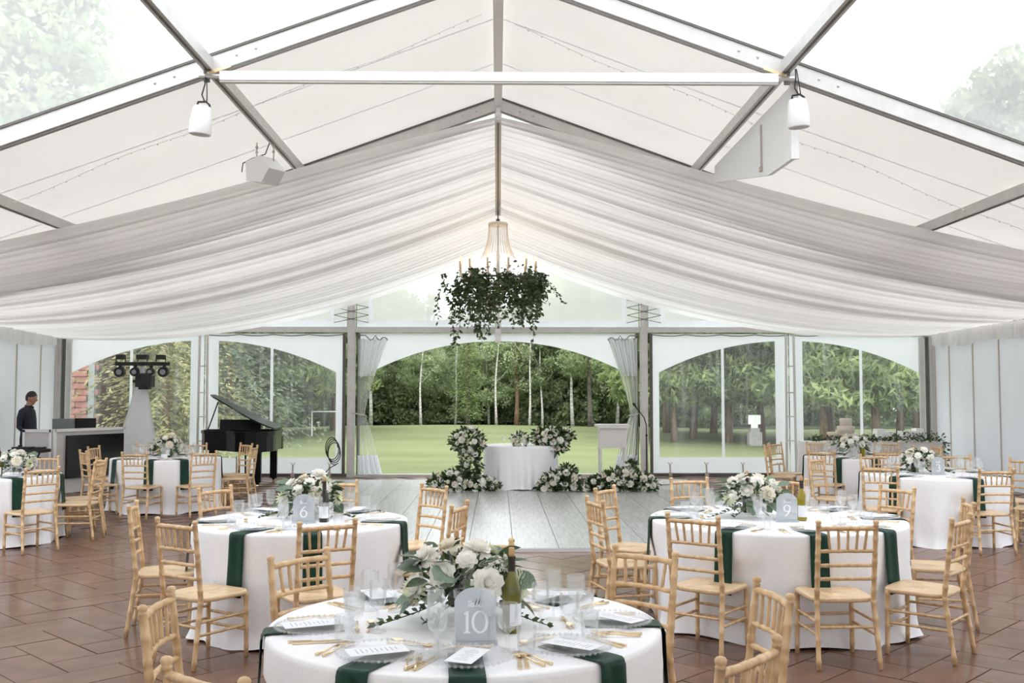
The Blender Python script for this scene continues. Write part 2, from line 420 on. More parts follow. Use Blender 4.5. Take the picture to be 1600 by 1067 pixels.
# tie beam of the second arch with steel end pins, hanger fittings at the joints
ob('tie_beam', MB().box((0.02, 10.28, 5.02), (5.84, 0.09, 0.095)).mesh('tie_beam', M['white_frame']), frame)
ob('tie_beam_lip', MB().box((0.02, 10.28, 4.963), (5.84, 0.06, 0.018)).mesh('tie_beam_lip', M['alu']), frame)
for s in (-1, 1):
    ob('tie_pin', MB().tube([(s * 2.9, 10.28, 5.02), (s * 3.12, 10.30, 5.03)], 0.028, 8).mesh('tie_pin', M['bolt']), frame)
    ob('hanger_plate', MB().box((s * 3.05, 10.31, 5.06), (0.06, 0.03, 0.18)).mesh('hanger_plate', M['alu_dark']), frame)
    ob('brace_pin', MB().beam((s * 2.80, 10.30, zb(2.8) - .02), (s * 3.04, 10.30, zb(3.04) - .02), .03, .03).mesh('brace_pin', M['gold']), frame)
# ridge hanger stack and drape hook
ob('ridge_hanger', MB().tube([(0, 15.2, 6.18), (0, 15.2, 6.02)], .03, 8).ball((0, 15.2, 6.02), .05, 8, 6).mesh('ridge_hanger', M['white_frame'], True), frame)

# roof skin: one clear vinyl bay, cream fabric bays beyond it and overhead
roof = struct('ceiling')
for a, b, m in [(-4.5, 5.35, 'roof'), (5.35, 10.4, 'vinyl_roof'), (10.4, 15.45, 'roof'), (15.45, GY, 'roof_brightening')]:  # unseen first bay made cream, not clear, to dim the near tables
    for s in (-1, 1):
        def fn(u, v, a=a, b=b, s=s):
            x = s * (HW + .05) * u; yy = a + (b - a) * v
            return (x, yy, zr(x) - 0.05 * math.sin(PI * v) * math.sin(PI * min(1, u * 1.0)))
        ob('roof_panel', MB().grid(25, 13, fn).mesh('roof_panel', M[m], True), roof)
        if m != 'vinyl_roof':
            for fy in (.34, .67):
                yy = a + (b - a) * fy
                def fs(u, v, yy=yy, s=s, fy=fy):
                    x = s * HW * u
                    return (x, yy + (v - .5) * .045, zr(x) - 0.05 * math.sin(PI * fy) * math.sin(PI * u) - .004)
                ob('seam', MB().grid(25, 2, fs).mesh('seam', M['pvc'], True), roof)
        else:
            for fy in (.5,):
                yy = a + (b - a) * fy
                def fs(u, v, yy=yy, s=s):
                    x = s * HW * u
                    return (x, yy + (v - .5) * .06, zr(x) - 0.05 * math.sin(PI * u) - .006)
                ob('seam', MB().grid(25, 2, fs).mesh('seam', M['frost'], True), roof)

# ------------------------------------------------------------------ gable wall: beams, posts, arched vinyl panels, upper panes
wallb = struct('wall_back')
ob('gable_beam', MB().box((0, GY, 3.06), (2 * HW, 0.12, 0.11)).mesh('gable_beam', M['alu']), wallb)
ob('base_rail', MB().box((-6.05, GY, 0.04), (6.1, 0.10, 0.07)).mesh('base_rail', M['alu_dark']), wallb)
ob('base_rail', MB().box((6.05, GY, 0.04), (6.1, 0.10, 0.07)).mesh('base_rail', M['alu_dark']), wallb)
for x in (-3.05, 3.05):
    ob('gable_post', MB().box((x, GY - .02, (zb(x)) / 2), (0.15, 0.15, zb(x))).mesh('gable_post', M['alu']), wallb)
    for dx in (-.15, .15):
        ob('zip_channel', MB().box((x + dx, GY - .03, 1.5), (0.06, 0.05, 2.96)).mesh('zip_channel', M['alu_dark']), wallb)
    for k in range(4):      # lacing of the upper panes
        z0 = 3.2 + .16 * k
        ob('lacing', MB().tube([(x - .36, GY - .1, z0), (x + .36, GY - .1, z0 + .16)], .008, 5).tube([(x + .36, GY - .1, z0), (x - .36, GY - .1, z0 + .16)], .008, 5).mesh('lacing', M['cable_grey']), wallb)
for s in (-1, 1):           # paired slim poles at the panel joint, with rungs
    for dx in (-.10, .10):
        ob('slim_pole', MB().tube([(s * 6.1 + dx, GY - .10, 0), (s * 6.1 + dx * .8, GY - .10, 2.98)], .027, 8).mesh('slim_pole', M['alu']), wallb)
    for z in (.75, 1.25, 1.75, 2.3):
        ob('pole_rung', MB().tube([(s * 6.1 - .10, GY - .10, z), (s * 6.1 + .10, GY - .10, z)], .014, 6).mesh('pole_rung', M['alu']), wallb)
    for dx, w, m in ((-.09, .05, 'alu_dark'), (.0, .09, 'alu'), (-.2, .10, 'alu')):
        ob('corner_channel', MB().box((s * (HW + dx - .08), GY - .08, 1.45), (w, .06, 2.9)).mesh('corner_channel', M[m]), wallb)
ob('centre_post', MB().box((0, GY, (3.1 + zb(0)) / 2), (0.09, 0.09, zb(0) - 3.1)).box((0, GY - .02, 2.93), (.12, .10, .28)).mesh('centre_post', M['white_frame']), wallb)

def arch_z(x, xc, hw, z0=2.05, dz=0.78):
    t = min(1, abs(x - xc) / hw); return z0 + dz * (1 - t ** 2.1)
def strip(x0, x1, zlo, zhi, y, n=28):
    def fn(u, v):
        x = x0 + (x1 - x0) * u; a = zlo(x) if callable(zlo) else zlo; b = zhi(x) if callable(zhi) else zhi
        return (x, y, a + (b - a) * v)
    return MB().grid(n, 2, fn)
wi = 0
for (x0, x1, xc) in [(-9.02, -6.11, -6.1), (-6.09, -3.22, -6.1), (3.22, 6.09, 6.1), (6.11, 9.02, 6.1)]:
    wi += 1
    w = struct('window_%d' % wi)
    az = lambda x, xc=xc: arch_z(x, xc, 2.95)
    ob('valance', strip(x0, x1, az, 2.98, GY).mesh('valance', M['pvc']), w)
    ob('pane', strip(x0 + .15, x1 - .15, .40, az, GY + .004).mesh('pane', M['vinyl']), w)
    ob('hem', strip(x0, x1, .07, .40, GY).mesh('hem', M['pvc']), w)
    wl = .28 if abs(x0) < 6.2 and abs(x0) > 6 else .15; wr = .28 if abs(x1) < 6.2 and abs(x1) > 6 else .15
    ob('side_band', strip(x0, x0 + wl, .40, az, GY - .003, 3).mesh('side_band', M['pvc']), w)
    ob('side_band', strip(x1 - wr, x1, .40, az, GY - .003, 3).mesh('side_band', M['pvc']), w)
    xm = (x0 + x1) / 2 - (.05 if xc < 0 else -.05)
    ob('centre_seam', strip(xm - .03, xm + .03, .40, az, GY - .006, 3).mesh('centre_seam', M['pvc']), w)
    # curtain cable with hooks
    pts = [(x0 + (x1 - x0) * k / 24, GY - .08, 2.955 - .03 * abs(math.sin(PI * k / 6))) for k in range(25)]
    ob('curtain_cable', MB().tube(pts, .011, 5).mesh('curtain_cable', M['cable_grey']), w)
    for k in range(4):
        xx = x0 + .35 + (x1 - x0 - .6) * k / 3
        ob('ground_clip', MB().tube([(xx, GY - .14, .05), (xx, GY - .1, .26)], .018, 6).tube([(xx - .04, GY - .1, .30), (xx, GY - .1, .25), (xx + .04, GY - .1, .30)], .011, 5).box((xx, GY - .14, .06), (.07, .05, .08)).mesh('ground_clip', M['batten']), w)
door = struct('door_1')
ob('valance', strip(-2.9, 2.9, lambda x: arch_z(x, 0, 3.0, 1.98, .84), 2.99, GY, 40).mesh('valance', M['pvc']), door)
ob('threshold', MB().box((0, GY, .03), (5.9, .12, .06)).mesh('threshold', M['alu']), door)
for k, (x0, x1) in enumerate([(-9.0, -3.15), (-2.95, -.06), (.06, 2.95), (3.15, 9.0)]):
    w = struct('window_%d' % (5 + k))
    ob('pane', strip(x0, x1, 3.12, lambda x: max(3.125, zb(x)), GY).mesh('pane', M['vinyl_gable']), w)
    ob('lower_band', strip(x0, x1, 3.12, lambda x: min(3.26, max(3.125, zb(x))), GY - .006).mesh('lower_band', M['pvc']), w)
    for xs in ((x0 + .30, x1 - .30) if k in (1, 2) else ((x1 - .30,) if k == 0 else (x0 + .30,))):
        if abs(xs) > 1: ob('edge_band', strip(xs - .05, xs + .05, 3.26, lambda x: zb(x), GY - .006, 3).mesh('edge_band', M['pvc']), w)

# side walls of white panels with battens
for side, s in (('left', -1), ('right', 1)):
    w = struct('wall_' + side)
    ob('wall_sheet', MB().box((s * HW, 5.2, 1.47), (.03, 19.4, 2.94)).mesh('wall_sheet', M['vinyl_roof']), w)
    ys = [14.95, 16.0, 17.0, 18.0, 19.0, 20.0, GY - .14]
    for a, b in zip(ys[:-1], ys[1:]):
        ob('wall_panel', MB().box((s * HW, (a + b) / 2, 1.47), (.05, b - a - .06, 2.94)).mesh('wall_panel', M['wall']), w)
        ob('batten', MB().box((s * (HW - .002), b - .0, 1.47), (.035, .07, 2.94)).mesh('batten', M['batten']), w)

wallf = struct('wall_front')  # unseen end wall, added to cut the light from behind the camera
ob('wall_sheet', MB().add([(-HW, -4.4, 0), (HW, -4.4, 0), (HW, -4.4, zr(HW)), (0, -4.4, zr(0)), (-HW, -4.4, zr(HW))], [(0, 1, 2, 3, 4)]).mesh('wall_sheet', M['wall']), wallf)

# ------------------------------------------------------------------ gathered ceiling drape
prng = random.Random(11)
NP = 38
edges = [0.0]
for k in range(NP): edges.append(edges[-1] + prng.uniform(.5, 1.6))
edges = np.array(edges) / edges[-1]
amps = [prng.uniform(.45, 1.3) for _ in range(NP)]
def pleat(v):
    k = min(NP - 1, max(0, int(np.searchsorted(edges, v, 'right') - 1)))
    t = (v - edges[k]) / (edges[k + 1] - edges[k])
    return amps[k] * math.sin(PI * t) ** 0.8 - .5
drape = thing('ceiling_drape', 'white pleated fabric draped from the ridge down to both eaves', 'drape', (0, 15.4, 0))
def drape_pt(s, u, v):
    y0 = 15.4 + 5.15 * v
    z0 = 6.03 - 1.32 * v ** 1.05
    yE = 12.5 + 8.05 * v
    zE = (3.12 - .22 * v) if s < 0 else (3.12 - .14 * v)
    y = y0 + (yE - y0) * u; z = z0 + (zE - z0) * u; x = s * (.03 + 9.05 * u)
    sf = .33 * 4 * u ** 1.6 * (1 - u); sb = .58 * 4 * u * (1 - u)
    z -= sf + (sb - sf) * v
    a = pleat(v) * (.085 + .080 * u * (1 - u) * 4 + .01 * math.sin(9 * u + 30 * v))
    wob = .02 * math.sin(14 * v + 3 * u) * math.sin(PI * u)
    return (x, y, z + a * .8 + wob)
vv = []
for k in range(NP):
    for t in np.linspace(0, 1, 8)[:-1]: vv.append(edges[k] + t * (edges[k + 1] - edges[k]))
vv.append(1.0)
nU = 40
for s in (-1, 1):
    P = np.array([drape_pt(s, i / (nU - 1), v) for i in range(nU) for v in vv], np.float32)
    nv_ = len(vv)
    Qd = [(i * nv_ + j, (i + 1) * nv_ + j, (i + 1) * nv_ + j + 1, i * nv_ + j + 1) for i in range(nU - 1) for j in range(nv_ - 1)]
    P[:, 1] -= 15.4
    ob('drape_panel', np_mesh('drape_panel', P, Qd, M['drape'], True), drape)
pts = [(0, 5.15 * v - .02, 6.03 - 1.32 * v ** 1.05 - .05) for v in np.linspace(0, .66, 10)]
r1 = MB(); r2 = MB()
for a, b in zip(pts[:-1], pts[1:]):
    r1.beam(a, b, .10, .05); r2.beam((a[0], a[1], a[2] - .03), (b[0], b[1], b[2] - .03), .02, .02)
rail = ob('ridge_rail', r1.mesh('ridge_rail', M['alu']), drape)
ob('rail_slot', r2.mesh('rail_slot', M['alu_dark']), rail)

# ruffles along the eaves
for s, nm in ((-1, 'left'), (1, 'right')):
    rr = random.Random(5 + s)
    ph = [rr.uniform(0, 6) for _ in range(6)]
    def fr(u, v, s=s, ph=ph):
        y = 14.8 + 5.7 * u
        a = (.25 + .75 * v) * .05
        wv = math.sin(y * 22 + ph[0]) + .6 * math.sin(y * 37 + ph[1]) + .4 * math.sin(y * 9 + ph[2])
        z = 2.98 - .30 * v + .02 * math.sin(y * 15 + ph[3]) * v + .03 * math.sin(y * 2.2 + ph[4]) * v
        return (s * (HW - .14) + a * wv * .5, y, z)
    thing('eave_ruffle', 'gathered white fabric ruffle along the %s eave' % nm, 'ruffle', me=MB().grid(420, 6, fr).mesh('eave_ruffle', M['drape'], True))

# ------------------------------------------------------------------ outdoors: lawn, trees, brick building
def lawn_z(x, y):
    t = max(0.0, min(1.0, (y - 26) / 16)); t = t * t * (3 - 2 * t)
    b = .35 * t * (1 - .5 * max(0, min(1, (abs(x) - 7) / 10)))
    b += .45 * math.exp(-((x + 2.0) / 7.5) ** 2 - ((y - 40) / 8.0) ** 2)
    b += .35 * math.exp(-((x + 7.5) / 3.0) ** 2 - ((y - 30) / 4.0) ** 2)
    return -.03 + b * .6
lawn = struct('ground', MB().grid(80, 70, lambda u, v: (-60 + 120 * u, 20.9 + 75 * v ** 1.3, lawn_z(-60 + 120 * u, 20.9 + 75 * v ** 1.3))).mesh('ground', M['lawn'], True))
ob('forest_floor', MB().grid(60, 12, lambda u, v: (-60 + 120 * u, 46.5 + 1.2 * math.sin(u * 40) + 45 * v, lawn_z(-60 + 120 * u, 46.5 + 45 * v) + .03)).mesh('forest_floor', M['litter'], True), lawn)

M['patio'] = mat('pale_concrete', (0.42, 0.40, 0.38), 0.8, var=0.06, scale=2)
ob('patio', MB().box((-36, -4, -.10), (53, 50, .1)).box((36, -4, -.10), (53, 50, .1)).box((0, -17, -.10), (19, 24, .1)).mesh('patio', M['patio']), lawn)
nr = np.random.default_rng(5)
def leaf_cloud(centres, radii, n_per, size, aspect=1.6, droop=0.0):
    """quads scattered through ellipsoidal clumps"""
    V = []; 
    for c, r in zip(centres, radii):
        p = nr.normal(size=(n_per, 3)); p /= np.linalg.norm(p, axis=1)[:, None]
        p *= (nr.random((n_per, 1)) ** .45) * np.array(r)
        p += c
        d = nr.normal(size=(n_per, 3)); d[:, 2] -= droop; d /= np.linalg.norm(d, axis=1)[:, None]
        e = np.cross(d, nr.normal(size=(n_per, 3))); e /= np.linalg.norm(e, axis=1)[:, None]
        s = size * (.6 + .8 * nr.random((n_per, 1)))
        a = d * s * aspect * .5; b = e * s * .5
        q = np.stack([p - a, p + b * .9 - a * .1, p + a, p - b * .9 - a * .1], 1)
        V.append(q.reshape(-1, 3))
    V = np.concatenate(V); n = len(V) // 4
    return V, np.arange(n * 4).reshape(n, 4)
def crown(name, h0, h1, rad, ncl, n_per, size, matl, aspect=1.6, shape='round', droop=0.0, clr=(.55, .55, .38)):
    C = []; Rr = []
    for _ in range(ncl):
        t = nr.random(); a = nr.random() * 2 * PI
        if shape == 'round': prof = math.sin(PI * (.12 + .80 * t)) ** .7
        elif shape == 'full': prof = min(1, .75 + .5 * t) * (1 - max(0, (t - .6) / .4) ** 2 * .7)
        else: prof = 1 - t * .9
        rr = rad * prof * math.sqrt(nr.random()) * 1.0
        C.append((rr * math.cos(a), rr * math.sin(a), h0 + (h1 - h0) * t))
        k = .7 + .6 * nr.random(); Rr.append((clr[0] * k, clr[1] * k, clr[2] * k))
    V, Q = leaf_cloud(np.array(C), Rr, n_per, size, aspect, droop)
    return np_mesh(name, V, Q, M[matl])
def conifer(name, H, rad, z0, matl, whorls=26, nb=11, droop=.35, size=.24):
    V = []
    for k in range(whorls):
        t = k / (whorls - 1); z = z0 + (H - z0) * t ** .95
        L = rad * (1 - t) ** .8 + .15
        for b in range(nb):
            a = 2 * PI * (b + nr.random() * .7) / nb + k * 1.3
            Lb = L * (.75 + .4 * nr.random()); m = max(4, int(Lb / .075))
            for i in range(m):
                f_ = (i + .7) / m
                base = np.array([math.cos(a) * Lb * f_, math.sin(a) * Lb * f_, z - droop * Lb * f_ ** 1.6 + .10 * nr.normal()])
                for side in (-1, 1):
                    d = np.array([math.cos(a + side * .8), math.sin(a + side * .8), -.30 + .25 * nr.normal()])
                    e = np.cross(d, nr.normal(size=3)); e /= np.linalg.norm(e)
                    s = size * (.5 + .7 * nr.random()) * (1.1 - .4 * f_)
                    p = base + .05 * nr.normal(size=3)
                    V += [p, p + d * s * .5 + e * .028, p + d * s, p + d * s * .5 - e * .028]
    V = np.array(V); n = len(V) // 4
    return np_mesh(name, V, np.arange(n * 4).reshape(n, 4), M[matl])
def trunk(name, H, r, lean, matl, seed, branches=3):
    q = random.Random(seed); mb = MB()
    ox, oy = q.uniform(-lean, lean), q.uniform(-lean, lean) * .5
    def pos(t): return (ox * t * t + .05 * math.sin(t * 9 + seed), oy * t * t, H * t)
    mb.tube([pos(t) for t in np.linspace(0, 1, 12)], [r * (1.25 - .3 * min(1, t * 6)) * (1 - .75 * t) for t in np.linspace(0, 1, 12)], 8)
    for _ in range(branches):
        t = q.uniform(.28, .7); a = q.uniform(0, 2 * PI); L = q.uniform(.7, 1.5); p = Vector(pos(t))
        d = Vector((math.cos(a), math.sin(a), .9))
        mb.tube([p, p + d * L * .5, p + d * L + Vector((0, 0, .2))], [r * .28, r * .2, r * .08], 5)
    return mb.mesh(name, M[matl], True)
birch_cr = [crown('birch_crown', 1.6 + .4 * k, 8.0 + .5 * k, 2.0, 100, 110, .105, 'leaf_birch') for k in range(3)]
dense_cr = [crown('dense_crown', .2, 8.6 + .7 * k, 2.5, 160, 95, .15, 'leaf_forest', shape='full', clr=(.75, .75, .5)) for k in range(3)]
mid_cr = [crown('leafy_crown', .5, 7.6 + .8 * k, 2.2, 130, 105, .12, 'leaf_birch', shape='full', clr=(.65, .65, .42)) for k in range(2)]
pine_cr = [crown('pine_crown', 1.5, 9.5, 2.5, 190, 250, .085, 'leaf_pine', aspect=3.2, shape='full', droop=.5, clr=(.80, .80, .34)) for k in range(2)]
spruce_cr = [conifer('spruce_crown', 9.5, 2.9, .7, 'leaf_spruce'), conifer('spruce_crown', 10.0, 2.8, .5, 'leaf_bluespruce')]
slim_cr = conifer('slim_crown', 7.0, 1.1, .8, 'leaf_pine', 24, 9, .3, .26)
birch_tr = [trunk('birch_trunk', 9.2, .085, .5, 'birch_bark', k) for k in range(4)]
grey_tr = [trunk('grey_trunk', 7.5, .11, .3, 'grey_bark', 10 + k, 2) for k in range(2)]
pine_tr = [trunk('pine_trunk', 8.8, .12, .2, 'pine_bark', 20 + k, 4) for k in range(2)]
big_tr = trunk('pine_trunk', 9.5, .17, .15, 'pine_bark', 31, 3)
tn = [0]
def tree(x, y, cr, tr, name, label, group=None, s=1.0, back=0.0):
    tn[0] += 1
    t = thing(name, label, 'tree', (x, y, lawn_z(x, y)), 0 if back else tn[0] * 1.7, group, sc=(s, s, s))
    if tr: ob('trunk', tr, t)
    if cr: ob('crown', cr, t, (0, back, 0), (0, 0, tn[0] * 1.3))
    return t
q = random.Random(21)
BL = 'slender white-barked birch beyond the lawn'
for k, (x, y) in enumerate(sorted([(-5.75, 45), (-3.42, 44), (-3.15, 48.5), (-1.95, 46), (-.45, 46.5), (-.1, 44.5), (.68, 48), (1.40, 44.3), (1.98, 45), (2.95, 47), (3.38, 45.2), (-7.6, 46.5), (5.6, 46.8)])):
    tree(x, y, birch_cr[k % 3], birch_tr[k % 4], 'birch_tree', BL + ', %s from the left' % ORD[k], 'birches along the lawn edge', q.uniform(.82, .95) * (.72 if abs(x + .6) < 3.0 else 1), 1.7)
tree(.84, 44.8, birch_cr[1], big_tr, 'pine_tree', 'thick brown-trunked tree among the white birches beyond the doorway', None, .62, 1.2)
tree(-1.30, 43.8, slim_cr, grey_tr[0], 'spruce_tree', 'slim olive-green young spruce standing in front of the birches', None, .72)
tree(4.1, 44.6, birch_cr[2], grey_tr[1], 'leafy_tree', 'leafy tree with bare brown trunk behind the lectern', None, .95)
tree(-6.4, 46.2, crown('rusty_crown', 1.9, 3.3, .55, 9, 60, .2, 'leaf_orange'), grey_tr[0], 'leafy_tree', 'small tree with rusty orange leaves by the left curtain', None)
DL = 'dense dark green tree in the wood behind the birches'
for k in range(21):
    tree(-28 + 2.8 * k + q.uniform(-.5, .5), 52 + q.uniform(-1.5, 1.5), dense_cr[k % 3], grey_tr[k % 2], 'dense_tree', DL, 'trees in the wood behind the birches', q.uniform(.70, .92) * (.62 if -4.2 < -28 + 2.8 * k < 3.2 else 1))
LL = 'bushy light green tree just behind the birch trunks'
for k in range(11):
    tree(-13 + 2.55 * k + q.uniform(-.5, .5), 48.8 + q.uniform(-.8, .8), mid_cr[k % 2], grey_tr[k % 2], 'leafy_tree', LL + ', %s from left' % ORD[k], 'bushy trees behind the birch trunks', q.uniform(.68, .85) * (.66 if -4.2 < -13 + 2.55 * k < 3 else 1))
for k in range(22):
    x = -29.5 + 2.8 * k
    tree(x + q.uniform(-.6, .6), 58 + q.uniform(-1, 1), dense_cr[(k + 1) % 3], None, 'dense_tree', 'dark tree deep in the wood at the back', 'trees deep in the wood', q.uniform(.70, .9) * (.55 if -5.5 < x < 4 else 1))
bush_cr = [crown('bush_leaves', .05, 2.1 + .3 * k, 1.5, 60, 95, .12, 'leaf_forest', shape='round', clr=(.5, .5, .4)) for k in range(2)]
for k in range(13):
    tree(-11.5 + 1.75 * k + q.uniform(-.4, .4), 47.4 + q.uniform(-.5, .9), bush_cr[k % 2], None, 'shrub', 'dark green shrub filling the gaps between the birch trunks, %s from left' % ORD[k], 'shrubs under the birches', q.uniform(.7, 1.05))
# left side conifers seen through the vinyl
tree(-9.1, 27.4, spruce_cr[0], pine_tr[0], 'spruce_tree', 'yellow-green spruce close outside the window behind the light stand', None, .95)
tree(-8.2, 30.5, spruce_cr[1], pine_tr[1], 'spruce_tree', 'blue-green spruce beside the yellow-green one behind the light stand', None, 1.0)
tree(-12.6, 32, spruce_cr[1], pine_tr[0], 'spruce_tree', 'dark blue-green spruce behind the brick building corner', None, 1.1)
for k, (x, y, c) in enumerate([(-7.6, 33.5, 0), (-10.2, 36, 1), (-9.2, 38.5, 0)]):
    tree(x, y, pine_cr[c], pine_tr[k % 2], 'pine_tree', 'green pine outside the window behind the piano, ' + ['nearest', 'middle distance', 'farthest'][k], 'pines behind the piano window', 1.0)
tree(-6.3, 38.5, pine_cr[1], pine_tr[1], 'pine_tree', 'grey-green pine on the lawn left of the doorway', None, .95)
tree(-14.5, 40, dense_cr[0], grey_tr[0], 'dense_tree', 'tall dark tree far behind the light stand', None, 1.2)
# right side pines
for k, (x, y, c, s_) in enumerate([(5.9, 33.5, 0, .9), (7.0, 35.5, 1, 1.0), (7.9, 34, 0, 1.0), (9.1, 34.5, 1, 1.05), (6.6, 39, 1, 1.1), (8.6, 39.5, 0, 1.1)]):
    tree(x, y, pine_cr[c], pine_tr[k % 2], 'pine_tree', 'green pine outside the window right of doorway, ' + ['leftmost', 'third from left', 'fourth from left', 'nearest the slim poles', 'behind, left', 'behind, right'][k], 'pines right of the doorway', s_)
for k, (x, y, c, s_) in enumerate([(10.3, 31.5, 0, 1.0), (11.6, 30.5, 1, 1.05), (12.8, 31.5, 0, 1.0), (14.2, 30.5, 1, 1.0), (12.0, 36, 1, 1.15), (15.2, 36, 0, 1.2)]):
    tree(x, y, pine_cr[c], pine_tr[k % 2], 'pine_tree', 'dark green pine outside the window behind the cake table, ' + ['leftmost', 'second from left', 'third from left', 'rightmost', 'in the second row, left', 'in the second row, right'][k], 'pines behind the cake table', s_)
# tall trees seen faintly through the clear roof
tree(-16.5, 36, dense_cr[1], pine_tr[0], 'tall_tree', 'tall tree faintly visible through the clear roof at left', None, 1.75)
tree(-19.5, 38, dense_cr[2], pine_tr[1], 'tall_tree', 'taller tree farthest left through the clear roof', None, 1.85)
tree(19.5, 37, dense_cr[0], pine_tr[0], 'tall_tree', 'tall tree faintly visible through the clear roof at right', None, 1.6)

# brick building corner beyond the left window
bld = thing('brick_building', 'red split-block building corner beyond the far left window', 'building', (-13.2, 27.0, 0))
ob('wall_core', MB().box((0, 1.5, 2.4), (4.6, 3.0, 4.8)).mesh('wall_core', M['mortar']), bld)
bm_ = MB().box((0, 0, 0), (.60, .10, .150)).mesh('brick', M['brick'])
for r in range(28):
    for c in range(-4, 4):
        x = .31 + .62 * c + (.31 if r % 2 else 0) 
        if x > 2.2 or x < -2.2: continue
        ob('brick', bm_, bld, (x, -.04 + .012 * math.sin(r * 7 + c * 5), .09 + .168 * r))
ob('corner_trim', MB().box((2.30, -.06, 2.4), (.16, .14, 4.8)).mesh('corner_trim', M['gutter']), bld)
ob('roof_edge', MB().box((0, 1.3, 4.95), (5.2, 3.8, .25)).mesh('roof_edge', M['gutter']), bld)
# golf tee sign on a stone post
sg = thing('tee_sign', 'white blank tee sign on a grey stone post on the lawn', 'sign', (8.35, 32.4, lawn_z(8.35, 32.4)))
ob('stone_post', MB().box((0, 0, .22), (.42, .34, .44)).box((0, 0, .50), (.30, .24, .14)).mesh('stone_post', M['stone']), sg)
ob('sign_board', MB().box((0, 0, .84), (.40, .08, .30)).box((0, .0, .62), (.22, .06, .14)).mesh('sign_board', M['plasticw']), sg)
fg = thing('goal_rail', 'low white rail standing on the lawn behind the piano', 'rail', (-6.0, 35, lawn_z(-6, 35)), me=MB().tube([(-.5, 0, 0), (-.5, 0, .85), (.6, 0, .85), (.6, 0, 0)], .03, 6).mesh('goal_rail', M['plasticw']))

# ------------------------------------------------------------------ chiavari chairs
def bamboo(a, b, r, nodes, n=8, r1=None):
    """turned round bar from a to b with raised rings at the given fractions"""
    a = Vector(a); b = Vector(b); r1 = r if r1 is None else r1
    ts = {0.0: 1.0, 1.0: 1.0}; L = (b - a).length; w = .007 / L
    for t in nodes:
        ts[t - 1.6 * w] = 1.0; ts[t - w] = 1.18; ts[t] = 1.05; ts[t + w] = 1.18; ts[t + 1.6 * w] = 1.0
    k = sorted(t for t in ts if 0 <= t <= 1)
    return [a + (b - a) * t for t in k], [(r + (r1 - r) * t) * ts[t] for t in k]
CH = []   # (part name, mesh)
def reg(name, mb, m='wood'): CH.append((name, mb.mesh(name, M[m], True)))
seat = MB()
def seat_out(u):
    a = 2 * PI * u; c, s_ = math.cos(a), math.sin(a)
    e = .42
    x = math.copysign(abs(c) ** e, c) * (.205 + .012 * s_); y = math.copysign(abs(s_) ** e, s_) * .205
    return x, y
NS = 36
prof = [(0.0, .424), (.55, .421), (.85, .424), (.97, .430), (1.0, .424), (1.0, .408), (.96, .400), (0.0, .400)]
vs = []
for (k, z) in prof:
    for i in range(NS):
        x, y = seat_out(i / NS); vs.append((x * max(k, .02), y * max(k, .02), z))
fs = []
for i in range(len(prof) - 1):
    for k in range(NS):
        k2 = (k + 1) % NS; fs.append((i * NS + k, i * NS + k2, (i + 1) * NS + k2, (i + 1) * NS + k))
fs.append(tuple(range(NS))); fs.append(tuple(range(len(prof) * NS - 1, (len(prof) - 1) * NS - 1, -1)))
seat.add(vs, fs); reg('seat', seat, 'seat')
for s in (-1, 1):
    mb = MB()
    p1, r1 = bamboo((s * .195, -.255, 0), (s * .180, -.195, .42), .0145, [.12, .42, .72, .95], r1=.0165)
    p2, r2 = bamboo((s * .180, -.195, .42), (s * .1825, -.25, .885), .0165, [.12, .30, .52, .62, .82], r1=.0155)
    pts = p1 + p2[1:] + [Vector((s * .1825, -.2515, z)) for z in (.888, .893, .900, .910, .918, .922)]
    rs = r1 + r2[1:] + [.019, .0135, .0175, .0195, .015, .006]
    mb.tube(pts, rs, 8); reg('back_post', mb)
for s in (-1, 1):
    p, r = bamboo((s * .185, .175, 0), (s * .182, .168, .41), .0145, [.15, .45, .72, .95], r1=.0165)
    reg('front_leg', MB().tube(p, r, 8))
def yb(z): return -.195 - .055 * (z - .42) / .465
def rail(z0, r, nodes, bow=.018):
    pts = []; rs = []; n = 15
    for i in range(n):
        t = i / (n - 1); pts.append((-.178 + .356 * t, yb(z0) - bow * math.sin(PI * t), z0 + .004 * math.sin(PI * t)))
        rs.append(r * (1.14 if i in nodes else 1.0))
    return MB().tube(pts, rs, 8)
for z0, r in ((.866, .0145), (.725, .0115), (.635, .0115), (.550, .0115)): reg('back_rail', rail(z0, r, (2, 5, 9, 12)))
for k in range(5):
    x = -.118 + .059 * k; b = -.018 * math.sin(PI * (x + .178) / .356)
    p, r = bamboo((x * .92, yb(.725) + b, .725), (x * 1.05, yb(.866) + b, .866), .0085, [.3, .7], 6)
    reg('spindle', MB().tube(p, r, 6))
for s in (-1, 1):
    for zf, zb_ in ((.285, .285), (.205, .205)):
        p, r = bamboo((s * .183, .170, zf), (s * .186, -.215, zb_), .0095, [.2, .5, .8], 6); reg('stretcher', MB().tube(p, r, 6))
for y, z in ((.171, .255), (.171, .175), (-.222, .255)):
    p, r = bamboo((-.182, y, z), (.182, y, z), .0095, [.2, .5, .8], 6); reg('stretcher', MB().tube(p, r, 6))

